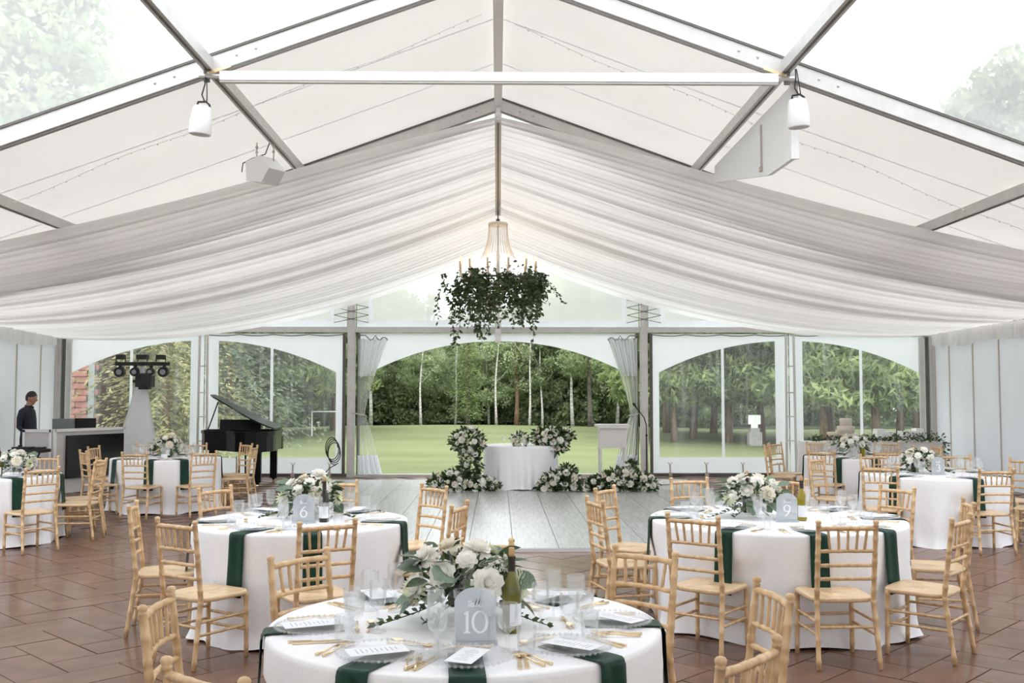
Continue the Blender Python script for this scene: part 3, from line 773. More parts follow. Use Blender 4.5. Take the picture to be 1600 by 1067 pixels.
TN = {'L': 'the leftmost table', 'FL': 'the piano table', '6': 'table six', '10': 'table ten',
      '9': 'table nine', '3': 'table three', 'FR': 'the cake-side table'}
CHAIRS = [('L', -5.13, 11.07, 52, 'front'), ('L', -5.86, 12.74, 178, 'back'), ('L', -4.98, 11.95, 94, 'right'), ('L', -5.18, 12.50, 130, 'back right'),
 ('FL', -5.95, 15.41, -94, 'left'), ('FL', -5.68, 14.42, -54, 'front left'), ('FL', -4.95, 14.06, -10, 'front'), ('FL', -4.27, 14.19, 44, 'front right'),
 ('FL', -5.75, 16.15, 174, 'back left'), ('FL', -4.90, 16.14, 190, 'back'), ('FL', -4.28, 16.18, 134, 'back right'), ('FL', -4.02, 15.52, 88, 'right'),
 ('6', -2.40, 7.37, -78, 'left'), ('6', -1.89, 6.57, -34, 'front left'), ('6', -2.20, 8.48, 240, 'back left'), ('6', -1.19, 6.52, 30, 'front right'),
 ('6', -1.44, 9.00, 190, 'back'), ('6', -0.75, 8.61, 130, 'back right'), ('6', -0.52, 7.38, 74, 'right'),
 ('10', -0.09, 5.22, 184, 'back'), ('10', -0.79, 4.88, 232, 'back left'), ('10', -1.06, 3.96, -88, 'left'), ('10', -0.69, 3.12, -38, 'front left'),
 ('10', 0.58, 4.93, 138, 'back right'), ('10', 0.88, 4.10, 96, 'right'), ('10', 0.60, 3.31, 48, 'front right'),
 ('9', 0.98, 7.67, -76, 'left'), ('9', 1.13, 8.44, 238, 'back left'), ('9', 1.87, 9.25, 192, 'back left-centre'), ('9', 1.47, 6.81, -38, 'front left'),
 ('9', 2.17, 6.48, 2, 'front'), ('9', 2.82, 6.64, 48, 'front right'), ('9', 3.27, 7.50, 76, 'right'), ('9', 3.22, 8.49, 116, 'back right'), ('9', 2.60, 9.20, 150, 'back right-centre'),
 ('3', 4.35, 11.25, -28, 'front left'), ('3', 4.18, 12.36, 224, 'left'), ('3', 5.00, 12.95, 182, 'back'), ('3', 5.31, 10.90, 2, 'front'), ('3', 6.29, 12.18, 118, 'right'),
 ('3', 6.01, 12.94, 166, 'back right'), ('3', 6.08, 11.27, 56, 'front right'),
 ('FR', 4.72, 14.28, -36, 'front left'), ('FR', 5.45, 14.12, -4, 'front'), ('FR', 5.37, 16.51, 176, 'back'), ('FR', 6.41, 16.44, 154, 'back right'),
 ('FR', 4.76, 16.30, 222, 'back left'), ('FR', 4.50, 15.76, 246, 'left'), ('FR', 6.58, 15.48, 86, 'right')]
def place_chair(x, y, rz, label):
    t = thing('chiavari_chair', label, 'chair', (x, y, 0.0 if not (DX0 < x < DX1 and DY0 < y < DY1) else .03), rz, 'pale wooden chiavari chairs')
    for n_, me in CH: ob(n_, me, t)
SETS = {k: [] for k in TABLES}; DENT = {k: [] for k in TABLES}
for (k, x, y, r, w) in CHAIRS:
    tx, ty, tr = TABLES[k]
    a = math.atan2(y - ty, x - tx); d = math.hypot(x - tx, y - ty)
    if d < tr + .17: d = tr + .17
    place_chair(tx + d * math.cos(a), ty + d * math.sin(a), math.radians(r), 'pale wooden chiavari chair at the %s of %s' % (w, TN[k]))
    SETS[k].append((a, w)); DENT[k].append((a, d))
SETS['10'].append((-PI / 2 + .05, 'front'))
SETS['L'] += [(-1.75, 'front left'), (2.45, 'far left')]

# ------------------------------------------------------------------ tables, cloths, napkins and place settings
def cloth_mesh(R, seed, drop=.745, name='tablecloth', dents=()):
    q = random.Random(seed); nA = 220
    f1 = [(q.randint(9, 15), q.uniform(0, 6.28), q.uniform(.5, 1)) for _ in range(3)] + [(q.randint(20, 30), q.uniform(0, 6.28), q.uniform(.2, .5)) for _ in range(3)]
    def fold(a): return sum(w * math.sin(n * a + p) for n, p, w in f1) / 2.2
    def fn(u, v):
        a = 2 * PI * u; F = fold(a)
        if v < .45:
            t = v / .45; r = R * t; z = .762
            return (r * math.cos(a), r * math.sin(a), z)
        t = (v - .45) / .55
        if t < .12:
            b = t / .12 * PI / 2; return ((R + .012 * math.sin(b)) * math.cos(a), (R + .012 * math.sin(b)) * math.sin(a), .762 - .014 * (1 - math.cos(b)))
        t = (t - .12) / .88
        r = R + .012 + .012 * t + (.008 + .038 * t) * F * min(1, t * 1.5) + (.03 * max(0, t - .9) * 10)
        z = .748 - (drop - .006) * t
        for (ad, dd) in dents:      # chairs pushed in press the cloth back
            da = abs((a - ad + PI) % (2 * PI) - PI)
            if da < .42 and z < .62:
                lim = (dd - .222) / math.cos(da)
                w = min(1, (.62 - z) / .14) * min(1, max(0, (.42 - da) / .12))
                if r > lim: r += (lim - r) * w
        return (r * math.cos(a), r * math.sin(a), z + (.012 * math.sin(7 * a) * t if t > .95 else 0))
    return MB().grid(nA, 26, fn, wrap=True).mesh(name, M['linen'], True)
def round_table(x, y, R, label_t, label_c, seed, z=0, dents=()):
    t = thing('round_table', label_t, 'table', (x, y, z), 0, 'round banquet tables')
    ob('tabletop', MB().lathe([(.01, .725), (R - .01, .725), (R - .01, .755), (.01, .755)], 48).mesh('tabletop', M['seat']), t)
    ob('pedestal', MB().lathe([(.30, 0), (.30, .02), (.05, .05), (.05, .70), (.3, .725)], 16).mesh('pedestal', M['black_matte']), t)
    thing('tablecloth', label_c, 'tablecloth', (x, y, z), 0, 'white round tablecloths', me=cloth_mesh(R, seed, dents=dents))
for i, (k, (x, y, R)) in enumerate(TABLES.items()):
    nm = TN[k]
    round_table(x, y, R, 'round banquet table hidden under white cloth, ' + nm, 'floor-length white linen cloth covering ' + nm, 40 + i, 0, DENT[k])

# small table-top meshes
nap = MB(); NW = .062
path = [(.30, .002), (.15, .003), (.02, .004), (-.006, .003), (-.016, -.004), (-.021, -.02), (-.026, -.15), (-.036, -.30), (-.047, -.42)]
def napfn(u, v):
    i = u * (len(path) - 1); k = min(len(path) - 2, int(i)); t = i - k
    y = path[k][0] * (1 - t) + path[k + 1][0] * t; z = path[k][1] * (1 - t) + path[k + 1][1] * t
    x = -NW + 2 * NW * v
    return (x * (1 + .10 * max(0, u - .4)), y - (.004 * math.sin(v * 9) if u > .6 else 0), z)
nap.grid(33, 7, napfn)
nap_me = nap.mesh('green_napkin', M['napkin'], True)
def solid(o, th):
    md = o.modifiers.new('thickness', 'SOLIDIFY'); md.thickness = th; md.offset = 1
plate_me = MB().lathe([(.0, .004), (.10, .004), (.125, .008), (.155, .017), (.160, .019), (.157, .021), (.12, .012), (.09, .009), (0, .009)], 40).mesh('charger_plate', M['plate'], True)
bd = MB()
for i in range(44):
    a = 2 * PI * i / 44; bd.ball((.158 * math.cos(a), .158 * math.sin(a), .0195), .0062, 6, 4)
bead_me = bd.mesh('beaded_rim', M['plate'], True)
card_me = MB().box((0, 0, 0), (.098, .215, .0015)).mesh('menu_card', M['card'])
txt = MB()
for i in range(9): txt.box((0, .07 - .018 * i, .001), (.05 if i % 3 else .03, .0028, .0003))
txt_me = txt.mesh('menu_print', M['ink'])
knife_me = MB().prism([(-.0075, 0), (.0075, 0), (.0085, .03), (.006, .09), (-.006, .09), (-.0085, .03)], .006, Matrix.Rotation(-PI / 2, 3, 'X')).prism([(-.004, .085), (.004, .085), (.0095, .11), (.009, .17), (.002, .20), (-.004, .205)], .0018, Matrix.Rotation(-PI / 2, 3, 'X')).mesh('knife', M['gold'])
def flat(mb):
    return mb
fk = MB().tube([(0, 0, .003), (0, .05, .003), (0, .10, .008), (0, .135, .006)], [.0055, .0042, .003, .0045], 6)
fk.box((0, .142, .005), (.022, .018, .0025))
for i in range(4): fk.tube([(-.009 + .006 * i, .148, .005), (-.009 + .006 * i, .172, .004), (-.009 + .006 * i, .192, .009)], [.0022, .0018, .0012], 5)
fork_me = fk.mesh('fork', M['gold'], True)
spn = MB().tube([(0, 0, .003), (0, .05, .003), (0, .10, .008), (0, .125, .006)], [.0055, .004, .003, .004], 6)
def spf(u, v):
    a = 2 * PI * u; return (.019 * math.sin(a) * v, .152 + .030 * math.cos(a) * v, .002 + .008 * v * v)
spn.grid(14, 4, spf, wrap=True)
spoon_me = spn.mesh('spoon', M['gold'], True)
goblet_me = MB().lathe([(.034, 0), (.034, .003), (.008, .007), (.006, .02), (.006, .062), (.012, .07), (.030, .082), (.037, .105), (.039, .15), (.037, .172), (.034, .172), (.034, .11), (.02, .085), (.0, .08)], 24, rib=.035).mesh('goblet', M['glass'])
wine_me = MB().lathe([(.033, 0), (.033, .003), (.007, .008), (.005, .02), (.005, .085), (.012, .093), (.028, .108), (.034, .135), (.034, .19), (.031, .205), (.029, .205), (.030, .14), (.018, .108), (.0, .1)], 24, rib=.03).mesh('wine_glass', M['glass'])
tumbler_me = MB().lathe([(.031, 0), (.032, .004), (.034, .05), (.037, .10), (.034, .10), (.031, .05), (.029, .012), (0, .012)], 24, rib=.03).mesh('tumbler', M['glass'])
ZT = .7635
GRP = 'place settings'
NEAR = ('10', '6', '9')
sq = random.Random(77)
def item(name, me, label, cat, x, y, z, rz, group, rot=None):
    return thing(name, label, cat, (x, y, z), rz, group, me=me, rot=rot)
for k, sets in SETS.items():
    tx, ty, R = TABLES[k]; near = k in NEAR
    for (a, w) in sets:
        tail = ' at the %s of %s' % (w, TN[k])
        jit = sq.uniform(-.06, .06); th = a + PI / 2
        ca_, sa_ = math.cos(a), math.sin(a)
        def P(lx, ly):   # local x: diner's right, local y: toward the centre measured from the table edge
            r = R - ly; return (tx + r * ca_ - lx * sa_, ty + r * sa_ + lx * ca_)
        x, y = P(sq.uniform(-.03, .03), 0)
        o = item('napkin', nap_me, 'emerald green napkin hanging over the edge' + tail, 'napkin', x, y, ZT, th + jit, 'emerald napkins'); solid(o, .002)
        x, y = P(0, .185)
        pl = item('charger_plate', plate_me, 'clear beaded glass charger plate' + tail, 'plate', x, y, ZT + .004, th, 'glass charger plates')
        if near: ob('beaded_rim', bead_me, pl)
        x, y = P(.0, .165); ang = th + sq.choice((-.35, .2, .5, 1.1, -.7))
        mc = item('menu_card', card_me, 'white menu card lying on the charger' + tail, 'menu card', x, y, ZT + .0285, 0, 'white menu cards', rot=(sq.uniform(-.02, .02), .03, ang))
        if near: ob('menu_print', txt_me, mc)
        for nm_, me, lx, lab in (('knife', knife_me, .178, 'inner gold knife'), ('knife', knife_me, .203, 'outer gold knife'), ('fork', fork_me, -.182, 'inner gold fork'), ('fork', fork_me, -.214, 'outer gold fork')):
            if not near and lab.startswith('outer'): continue
            x, y = P(lx, .085 + sq.uniform(-.01, .01))
            item(nm_, me, lab + tail, nm_, x, y, ZT + .0025, th + sq.uniform(-.10, .10), 'gold cutlery')
        if near:
            x, y = P(.09, .385); item('spoon', spoon_me, 'gold dessert spoon above the plate' + tail, 'spoon', x, y, ZT + .002, th + PI / 2 + sq.uniform(-.2, .2), 'gold cutlery')
            x, y = P(-.09, .358); item('fork', fork_me, 'gold dessert fork above the plate' + tail, 'fork', x, y, ZT + .002, th - PI / 2 + sq.uniform(-.2, .2), 'gold cutlery')
        x, y = P(.15, .33); item('goblet', goblet_me, 'cut crystal water goblet' + tail, 'glass', x, y, ZT, 0, 'crystal glasses')
        x, y = P(.215, .285)
        if near: item('tumbler', tumbler_me, 'short ribbed crystal tumbler' + tail, 'glass', x, y, ZT, 0, 'crystal glasses')
        x, y = P(.085, .425) if near else P(.07, .36); item('wine_glass', wine_me, 'tall cut crystal wine glass' + tail, 'glass', x, y, ZT, 0, 'crystal glasses')

# ------------------------------------------------------------------ bottles, table signs
def bottle(x, y, m, label, lab_white=True, s=1.0, rz=0, dz=0.0):
    t = thing('wine_bottle', label, 'bottle', (x, y, ZT + dz), rz, 'wine bottles', sc=(s, s, s))
    ob('glass_body', MB().lathe([(.030, 0), (.037, .006), (.0375, .15), (.036, .17), (.024, .205), (.0155, .225), (.014, .245), (.014, .285), (.0155, .287), (.0155, .296)], 20, cap1=True).mesh('glass_body', M[m], True), t)
    ob('capsule', MB().lathe([(.0145, .238), (.0150, .24), (.0150, .285), (.0162, .288), (.0162, .2965)], 16).mesh('capsule', M['foil'], True), t)
    ob('cork', MB().lathe([(.0115, .295), (.0115, .328), (.010, .330)], 12, cap1=True).mesh('cork', M['cork'], True), t)
    if lab_white:
        def lf(u, v):
            a = -PI / 2 - 1.1 + 2.2 * u; return (.0384 * math.cos(a), .0384 * math.sin(a), .03 + .085 * v)
        ob('label', MB().grid(12, 2, lf).mesh('label', M['card'], True), t)
def stroke(mb, pts, w0, w1=None, y=0.0):
    """flat ribbon in the xz plane with width that follows the pen angle"""
    w1 = w0 if w1 is None else w1; L = []; Rr = []; y -= .00002 * len(mb.v)
    for i, p in enumerate(pts):
        a = pts[max(0, i - 1)]; b = pts[min(len(pts) - 1, i + 1)]
        d = Vector((b[0] - a[0], b[1] - a[1])); d = d.normalized() if d.length else Vector((1, 0))
        n = Vector((-d.y, d.x)); w = w0 + (w1 - w0) * abs(d.y) ** 1.5
        L.append((p[0] + n.x * w / 2, y, p[1] + n.y * w / 2)); Rr.append((p[0] - n.x * w / 2, y, p[1] - n.y * w / 2))
    n_ = len(pts)
    mb.add(L + Rr, [(i, i + 1, n_ + i + 1, n_ + i) for i in range(n_ - 1)])
def arc(cx, cz, rx, rz, a0, a1, n=24): return [(cx + rx * math.cos(math.radians(a0 + (a1 - a0) * i / n)), cz + rz * math.sin(math.radians(a0 + (a1 - a0) * i / n))) for i in range(n + 1)]
def digit(mb, ch, ox, oz, h):
    t, T = h * .08, h * .14; w = h * .30
    def S(p): return [(ox + a * h, oz + b * h) for a, b in p]
    if ch == '1':
        stroke(mb, S([(0, .0), (0, .5), (0, 1.0)]), T, T); stroke(mb, S([(-.16, 0), (.16, 0)]), t, t); stroke(mb, S([(0, .98), (-.07, .90), (-.15, .86)]), t, t)
    if ch == '0': stroke(mb, S(arc(0, .5, .34, .5, 0, 360, 40)), t, T)
    if ch == '6':
        stroke(mb, S(arc(0, .30, .29, .30, 0, 360, 36)), t, T); stroke(mb, S([(.20, 1.0), (.02, .88), (-.14, .70), (-.25, .48), (-.28, .30)]), t, T)
    if ch == '9':
        stroke(mb, S(arc(0, .70, .29, .30, 0, 360, 36)), t, T); stroke(mb, S([(-.20, 0), (-.02, .12), (.14, .30), (.25, .52), (.28, .70)]), t, T)
    if ch == '3':
        stroke(mb, S(arc(-.02, .76, .24, .24, 150, -85, 24)), t, T); stroke(mb, S(arc(-.02, .27, .28, .27, 85, -150, 26)), t, T)
def script_table(mb, ox, oz, h):
    w = h * .12
    def S(p): return [(ox + (a + .25 * b) * h, oz + b * h) for a, b in p]
    stroke(mb, S([(-1.35, 1.0), (-1.42, .5), (-1.40, .1), (-1.28, .0), (-1.15, .15)]), w, w * 1.5); stroke(mb, S([(-1.65, .72), (-1.1, .78)]), w)
    stroke(mb, S(arc(-.9, .25, .2, .26, 30, 330)), w, w * 1.5); stroke(mb, S([(-.70, .5), (-.70, .1), (-.58, 0), (-.45, .2)]), w, w * 1.5)
    stroke(mb, S([(-.45, .2), (-.28, 1.15), (-.38, 1.2), (-.40, .1)] + arc(-.2, .22, .19, .22, 210, 470, 16)), w, w * 1.4)
    stroke(mb, S([(.0, .3), (.22, 1.15), (.12, 1.25), (.08, .1), (.2, .0), (.4, .2)]), w, w * 1.5)
    stroke(mb, S([(.4, .2), (.62, .3), (.66, .42), (.55, .5), (.45, .35), (.47, .1), (.62, .0), (.85, .15)]), w, w * 1.4)
def table_sign(x, y, num, label, rz=0):
    t = thing('table_number_sign', label, 'sign', (x, y, ZT), rz, 'arched frosted table numbers')
    W = .078
    out = [(-W, .008), (W, .008), (W, .15)] + [(W * math.cos(a), .15 + .062 * math.sin(a)) for a in np.linspace(.15, PI - .15, 14)] + [(-W, .15)]
    ob('acrylic_panel', MB().prism(out, .004).mesh('acrylic_panel', M['frost']), t)
    ob('base', MB().box((0, 0, .006), (.17, .045, .012)).mesh('base', M['frost']), t)
    mb = MB()
    h = .078
    if len(num) == 2: digit(mb, num[0], -.030, .045, h); digit(mb, num[1], .018, .045, h)
    else: digit(mb, num, 0, .045, h)
    script_table(mb, .008, .142, .024)
    ob('lettering', mb.mesh('lettering', M['print']), t, (0, -.0032, 0))
table_sign(-.085, 3.80, '10', 'frosted arched acrylic sign reading table ten')
table_sign(-1.42, 7.36, '6', 'frosted arched acrylic sign reading table six')
table_sign(2.135, 7.38, '9', 'frosted arched acrylic sign reading table nine')
table_sign(5.16, 11.66, '3', 'frosted arched acrylic sign reading table three')
bottle(.055, 4.00, 'bottle_green', 'olive green corked wine bottle right of the table ten sign', True, rz=.9)
bottle(-.185, 4.50, 'bottle_dark', 'dark corked wine bottle behind the bouquet on table ten', False)
bottle(-1.285, 7.44, 'bottle_dark', 'dark wine bottle with white label right of the table six sign')
bottle(-1.52, 7.88, 'bottle_dark', 'dark wine bottle behind the bouquet on table six', False)
bottle(2.27, 7.46, 'bottle_amber', 'amber-green wine bottle right of the table nine sign', True)
bottle(1.99, 7.98, 'bottle_dark', 'dark wine bottle behind the bouquet on table nine', False)
bottle(5.06, 12.1, 'bottle_dark', 'dark wine bottle beside the bouquet on table three', False)
bottle(5.57, 15.2, 'bottle_amber', 'amber wine bottle on the table before the cake', False)
bottle(-4.95, 15.1, 'bottle_dark', 'dark wine bottle on the table beside the piano')
bottle(-5.69, 11.5, 'bottle_green', "wine bottle on the table at the photo's left edge")

# ------------------------------------------------------------------ flowers (unit radius 1, opening toward +Z)
fr_ = random.Random(9)
def petal(mb, ang, tilt, L, W, cup, r0=0.05, z0=0.0, tip=1.0):
    """one cupped petal, 3x4 grid"""
    nu, nv = 5, 4
    ca_, sa_ = math.cos(ang), math.sin(ang)
    def fn(u, v):
        x = (u - .5) * 2
        l = L * v; w = W * (math.sin(PI * (.15 + .70 * v)) ** .8) * (1 if tip >= 1 else (1 - (1 - tip) * v ** 2))
        rr = r0 + l * math.cos(tilt - cup * v); zz = z0 + l * math.sin(tilt - cup * v) - .10 * cup * x * x * 0 + .18 * W * x * x
        px, py = rr, x * w
        return (px * ca_ - py * sa_, px * sa_ + py * ca_, zz)
    mb.grid(nu, nv, fn)
def rose(seed):
    q = random.Random(seed); mb = MB()
    mb.ball((0, 0, .30), .30, 8, 5, (1, 1, 1.05))
    for n, tilt, L, W, cup, r0, z0 in ((4, 1.45, .62, .34, .15, .16, .12), (5, 1.2, .74, .42, .30, .20, .06), (6, .85, .85, .46, .5, .22, .02), (7, .45, .85, .48, .65, .24, -.05)):
        o = q.uniform(0, 6)
        for i in range(n): petal(mb, o + 2 * PI * i / n + q.uniform(-.1, .1), tilt + q.uniform(-.08, .08), L * q.uniform(.92, 1.08), W, cup, r0, z0)
    return mb
def dahlia():
    mb = MB()
    for n, tilt, L, W, z0 in ((14, .15, .95, .17, 0), (13, .40, .85, .16, .04), (11, .70, .68, .14, .08), (8, 1.0, .45, .11, .12)):
        for i in range(n): petal(mb, 2 * PI * (i + .5 * (n % 2)) / n, tilt, L, W, .15, .06, z0, .25)
    return mb
def ranunculus():
    mb = MB(); mb.ball((0, 0, .35), .62, 10, 6, (1, 1, .8))
    for n, tilt, L, W, cup, r0 in ((6, 1.15, .8, .45, .5, .30), (7, .7, .75, .45, .6, .35)):
        for i in range(n): petal(mb, 2 * PI * i / n + n, tilt, L, W, cup, r0, .0)
    return mb
def spray():
    mb = MB(); q = random.Random(4)
    for i in range(26):
        d = Vector((q.gauss(0, 1), q.gauss(0, 1), abs(q.gauss(0, .8)) + .2)).normalized()
        c = d * q.uniform(.55, 1.0); Mr = rotM(d, q.uniform(0, 6))
        for k in range(4):
            a = PI / 2 * k
            p = [Vector((0, 0, 0)), Vector((.20 * math.cos(a - .5), .20 * math.sin(a - .5), .05)), Vector((.28 * math.cos(a), .28 * math.sin(a), .03)), Vector((.20 * math.cos(a + .5), .20 * math.sin(a + .5), .05))]
            mb.add([Mr @ v + c for v in p], [(0, 1, 2, 3)])
    return mb
FL = {'rose': [rose(1).mesh('rose', M['petal'], True), rose(2).mesh('rose', M['petal_cream'], True)],
      'dahlia': [dahlia().mesh('dahlia', M['petal_green'], True)],
      'ranunculus': [ranunculus().mesh('ranunculus', M['petal'], True)],
      'spray_blossom': [spray().mesh('spray_blossom', M['petal'])]}
pollen_me = MB().ball((0, 0, .12), .18, 8, 5).mesh('flower_centre', M['pollen'], True)
def leafshape(L, W, fold=.25, n=5, round_=False):
    mb = MB(); vs = []; 
    for i in range(n + 1):
        t = i / n; w = W * (math.sin(PI * t) ** (.55 if round_ else .9)); z = -.25 * L * t * t
        vs += [(-w, L * t, z + fold * w), (0, L * t, z), (w, L * t, z + fold * w)]
    fs = []
    for i in range(n):
        for k in (0, 1): fs.append((i * 3 + k, i * 3 + k + 1, (i + 1) * 3 + k + 1, (i + 1) * 3 + k))
    return mb.add(vs, fs)
leaf_r = leafshape(1, .45, .2, 5, True).mesh('leaf', M['leaf_euc'], True)
leaf_d = leafshape(1, .24).mesh('leaf', M['leaf_dark'], True)
leaf_l = leafshape(1, .30).mesh('leaf', M['leaf_euc'], True)
def leaf_quads(P, D, S, matl, name='foliage', asp=.42):
    P = np.asarray(P, float); D = np.asarray(D, float); n = len(P)
    D /= np.linalg.norm(D, axis=1)[:, None] + 1e-9
    E = np.cross(D, nr.normal(size=(n, 3))); E /= np.linalg.norm(E, axis=1)[:, None] + 1e-9
    N = np.cross(D, E)
    S = np.asarray(S)[:, None]
    a = P; m1 = P + D * S * .5 + E * S * asp * .5 + N * S * .08; t = P + D * S; m2 = P + D * S * .5 - E * S * asp * .5 + N * S * .08
    V = np.stack([a, m1, t, m2], 1).reshape(-1, 3)
    return np_mesh(name, V, np.arange(n * 4).reshape(n, 4), M[matl])
def put_flower(parent, kind, p, d, r, q, label=None):
    me = q.choice(FL[kind])
    o = ob(kind, me, parent, p, rotM(d, q.uniform(0, 6)).to_euler(), (r, r, r))
    if kind == 'dahlia': ob('flower_centre', pollen_me, o)
    return o
def put_leaf(parent, me, p, d, L, q):
    z = Vector((q.gauss(0, .5), q.gauss(0, .5), 1)); y = Vector(d).normalized(); x = y.cross(z).normalized(); z = x.cross(y)
    ob('leaf', me, parent, p, Matrix((x, y, z)).transposed().to_euler(), (L, L, L))

def bouquet(x, y, seed, label, near=True, s=1.0):
    q = random.Random(seed)
    t = thing('flower_centrepiece', label, 'bouquet', (x, y, ZT), 0, 'white rose and dahlia centrepieces')
    ob('vase', MB().lathe([(.036, 0), (.040, .004), (.042, .06), (.050, .13), (.047, .13), (.039, .06), (.036, .015), (0, .015)], 24, rib=.04).mesh('vase', M['glass']), t)
    C = Vector((0, 0, .155)); Rx, Rz = .165 * s, .125 * s
    # main blooms
    n = 15
    kinds = ['rose', 'rose', 'ranunculus', 'dahlia', 'rose', 'spray_blossom', 'rose', 'ranunculus', 'rose', 'spray_blossom']
    for i in range(n):
        t_ = (i + .5) / n; ph = i * 2.39996; zc = 1 - 1.12 * t_; rr = math.sqrt(max(0, 1 - zc * zc))
        d = Vector((rr * math.cos(ph), rr * math.sin(ph), zc))
        p = C + Vector((d.x * Rx, d.y * Rx, d.z * Rz)) * q.uniform(.82, 1.08)
        k = kinds[i % len(kinds)]
        put_flower(t, k, p, d + Vector((0, -.15, .1)), {'rose': .044, 'ranunculus': .038, 'dahlia': .056, 'spray_blossom': .042}[k] * q.uniform(.85, 1.15) * s, q)
    for i in range(64 if near else 24):
        a = q.uniform(0, 2 * PI); e = q.uniform(-.45, .75)
        d = Vector((math.cos(a) * math.cos(e), math.sin(a) * math.cos(e), math.sin(e)))
        p = C + Vector((d.x * Rx, d.y * Rx, d.z * Rz)) * q.uniform(.75, 1.08)
        put_leaf(t, q.choice((leaf_r, leaf_d, leaf_d, leaf_l)), p, d + Vector((0, 0, -.2)), q.uniform(.05, .105) * s, q)
    if near: put_flower(t, 'dahlia', (-.155 * s, -.10, .150), (-.35, -1, .25), .062, q)
    # trailing sprigs left and right with small pointed leaves
    P = []; D = []; S = []
    for sx, L in ((-1, .26), (1, .24), (.35, .2), (-.5, .22)):
        st = []
        for i in range(9):
            f_ = i / 8; pt = Vector((sx * (.09 + L * f_), -.04 - .09 * f_ * abs(sx), .10 - .085 * f_ ** .7)); st.append(pt)
            for sd in (-1, 1):
                P.append(pt); D.append((sx * .7, sd * .7 - .1, q.uniform(-.1, .35))); S.append(q.uniform(.030, .055))
        ob('sprig_stem', MB().tube(st, .0022, 4).mesh('sprig_stem', M['leaf_dark']), t)
    for i in range(160):
        d = nr.normal(size=3); d /= np.linalg.norm(d); d[2] = abs(d[2]) * .9 - .25
        P.append((C.x + d[0] * Rx * .8, C.y + d[1] * Rx * .8, C.z + d[2] * Rz * .85)); D.append(d + nr.normal(size=3) * .5); S.append(q.uniform(.03, .065) * s)
    ob('foliage', leaf_quads(P, D, S, 'leaf_dark'), t, kind='stuff')
bouquet(-.135, 4.18, 1, 'white rose and dahlia centrepiece in a crystal vase on table ten', True, 1.28)
bouquet(-1.44, 7.74, 2, 'white rose centrepiece on table six behind its sign', True, 1.25)
bouquet(1.96, 7.70, 3, 'white rose and eucalyptus centrepiece on table nine', True, 1.25)
bouquet(5.05, 11.92, 4, 'white rose centrepiece on table three', False, 1.2)
bouquet(5.44, 15.25, 5, 'white rose centrepiece on the table before the cake', False, 1.3)
bouquet(-5.0, 15.22, 6, 'white rose centrepiece on the table beside the piano', False, 1.3)
bouquet(-5.55, 11.62, 7, "white rose centrepiece on the table at the photo's left edge", False, 1.1)
thing('place_card', 'small white card beside the bouquet near the piano', 'card', (-4.93, 14.86, ZT), me=MB().prism([(-.045, 0), (.045, 0), (.045, .06), (-.045, .06)], .003).box((0, .01, .004), (.10, .05, .008)).mesh('place_card', M['card']))

# ------------------------------------------------------------------ sweetheart table and its flowers
SX, SY, SR = .42, 18.22, .66
DZ = .03
round_table(SX, SY, SR, 'small round sweetheart table under white cloth before the doorway', 'white cloth on the sweetheart table between flower mounds', 90, DZ)
def mass(name, label, blobs, nfl, rmin, rmax, leaves, seed, loc):
    """arrangement: ellipsoid blobs [(c, r, weight)] covered with blooms and leaves"""
    q = random.Random(seed); t = thing(name, label, 'flowers', loc)
    tot = sum(b[2] for b in blobs); P = []; D = []; S = []; placed = []
    def pick():
        w = q.uniform(0, tot)
        for b in blobs:
            w -= b[2]
            if w <= 0: return b
        return blobs[-1]
    i = 0; tries = 0
    while i < nfl and tries < 4000:
        tries += 1
        c, r, _ = pick()
        d = Vector((q.gauss(0, 1), q.gauss(-.9, .8), q.gauss(.25, .9))).normalized()
        p = Vector((c[0] + d.x * r[0], c[1] + d.y * r[1], c[2] + d.z * r[2])) 
        if p.z < .03 and loc[2] < .5: continue
        if any((c2[0] - p.x) ** 2 / (r2[0] * .85) ** 2 + (c2[1] - p.y) ** 2 / (r2[1] * .85) ** 2 + (c2[2] - p.z) ** 2 / (r2[2] * .85) ** 2 < 1 for c2, r2, _ in blobs): continue
        s = q.uniform(rmin, rmax)
        if any((p - pp).length < (s + ss) * .85 for pp, ss in placed): continue
        placed.append((p, s)); i += 1
        put_flower(t, q.choice(('rose', 'rose', 'rose', 'ranunculus', 'spray_blossom', 'dahlia')), p, d + Vector((0, -.3, .15)), s, q)
    for k in range(leaves):
        c, r, _ = pick()
        d = Vector((q.gauss(0, 1), q.gauss(-.3, 1), q.gauss(.1, 1))).normalized(); f_ = q.uniform(.55, 1.05)
        pz = c[2] + d.z * r[2] * f_
        if loc[2] < .5: pz = max(.012, pz)
        P.append((c[0] + d.x * r[0] * f_, c[1] + d.y * r[1] * f_, pz)); dd = np.array(d) + nr.normal(size=3) * .6
        if pz < .06 and loc[2] < .5: dd[2] = abs(dd[2]) * .5
        D.append(dd); S.append(q.uniform(.05, .12))
    ob('foliage', leaf_quads(P, D, S, 'leaf_dark'), t, kind='stuff')
    return t
mass('flower_mound', 'tall cascade of white roses climbing the left side of sweetheart table', [((-.35, -.02, .16), (.34, .22, .20), 2.2), ((-.75 + .13, 0, .13), (.22, .2, .16), 1), ((.10, -.03, .10), (.30, .14, .13), 1), ((-.12, .1, .46), (.17, .17, .26), 1.3), ((-.17, .12, .86), (.30, .22, .22), 1.9)], 66, .035, .070, 2600, 1, (-.36, 17.42, DZ))
mass('flower_arrangement', 'white rose arrangement spilling over the right end of sweetheart table', [((0, 0, .12), (.30, .20, .20), 2), ((.12, -.05, .02), (.22, .16, .16), 1), ((.24, 0, .20), (.2, .12, .1), .6)], 27, .035, .068, 1200, 2, (.93, 18.0, .80))
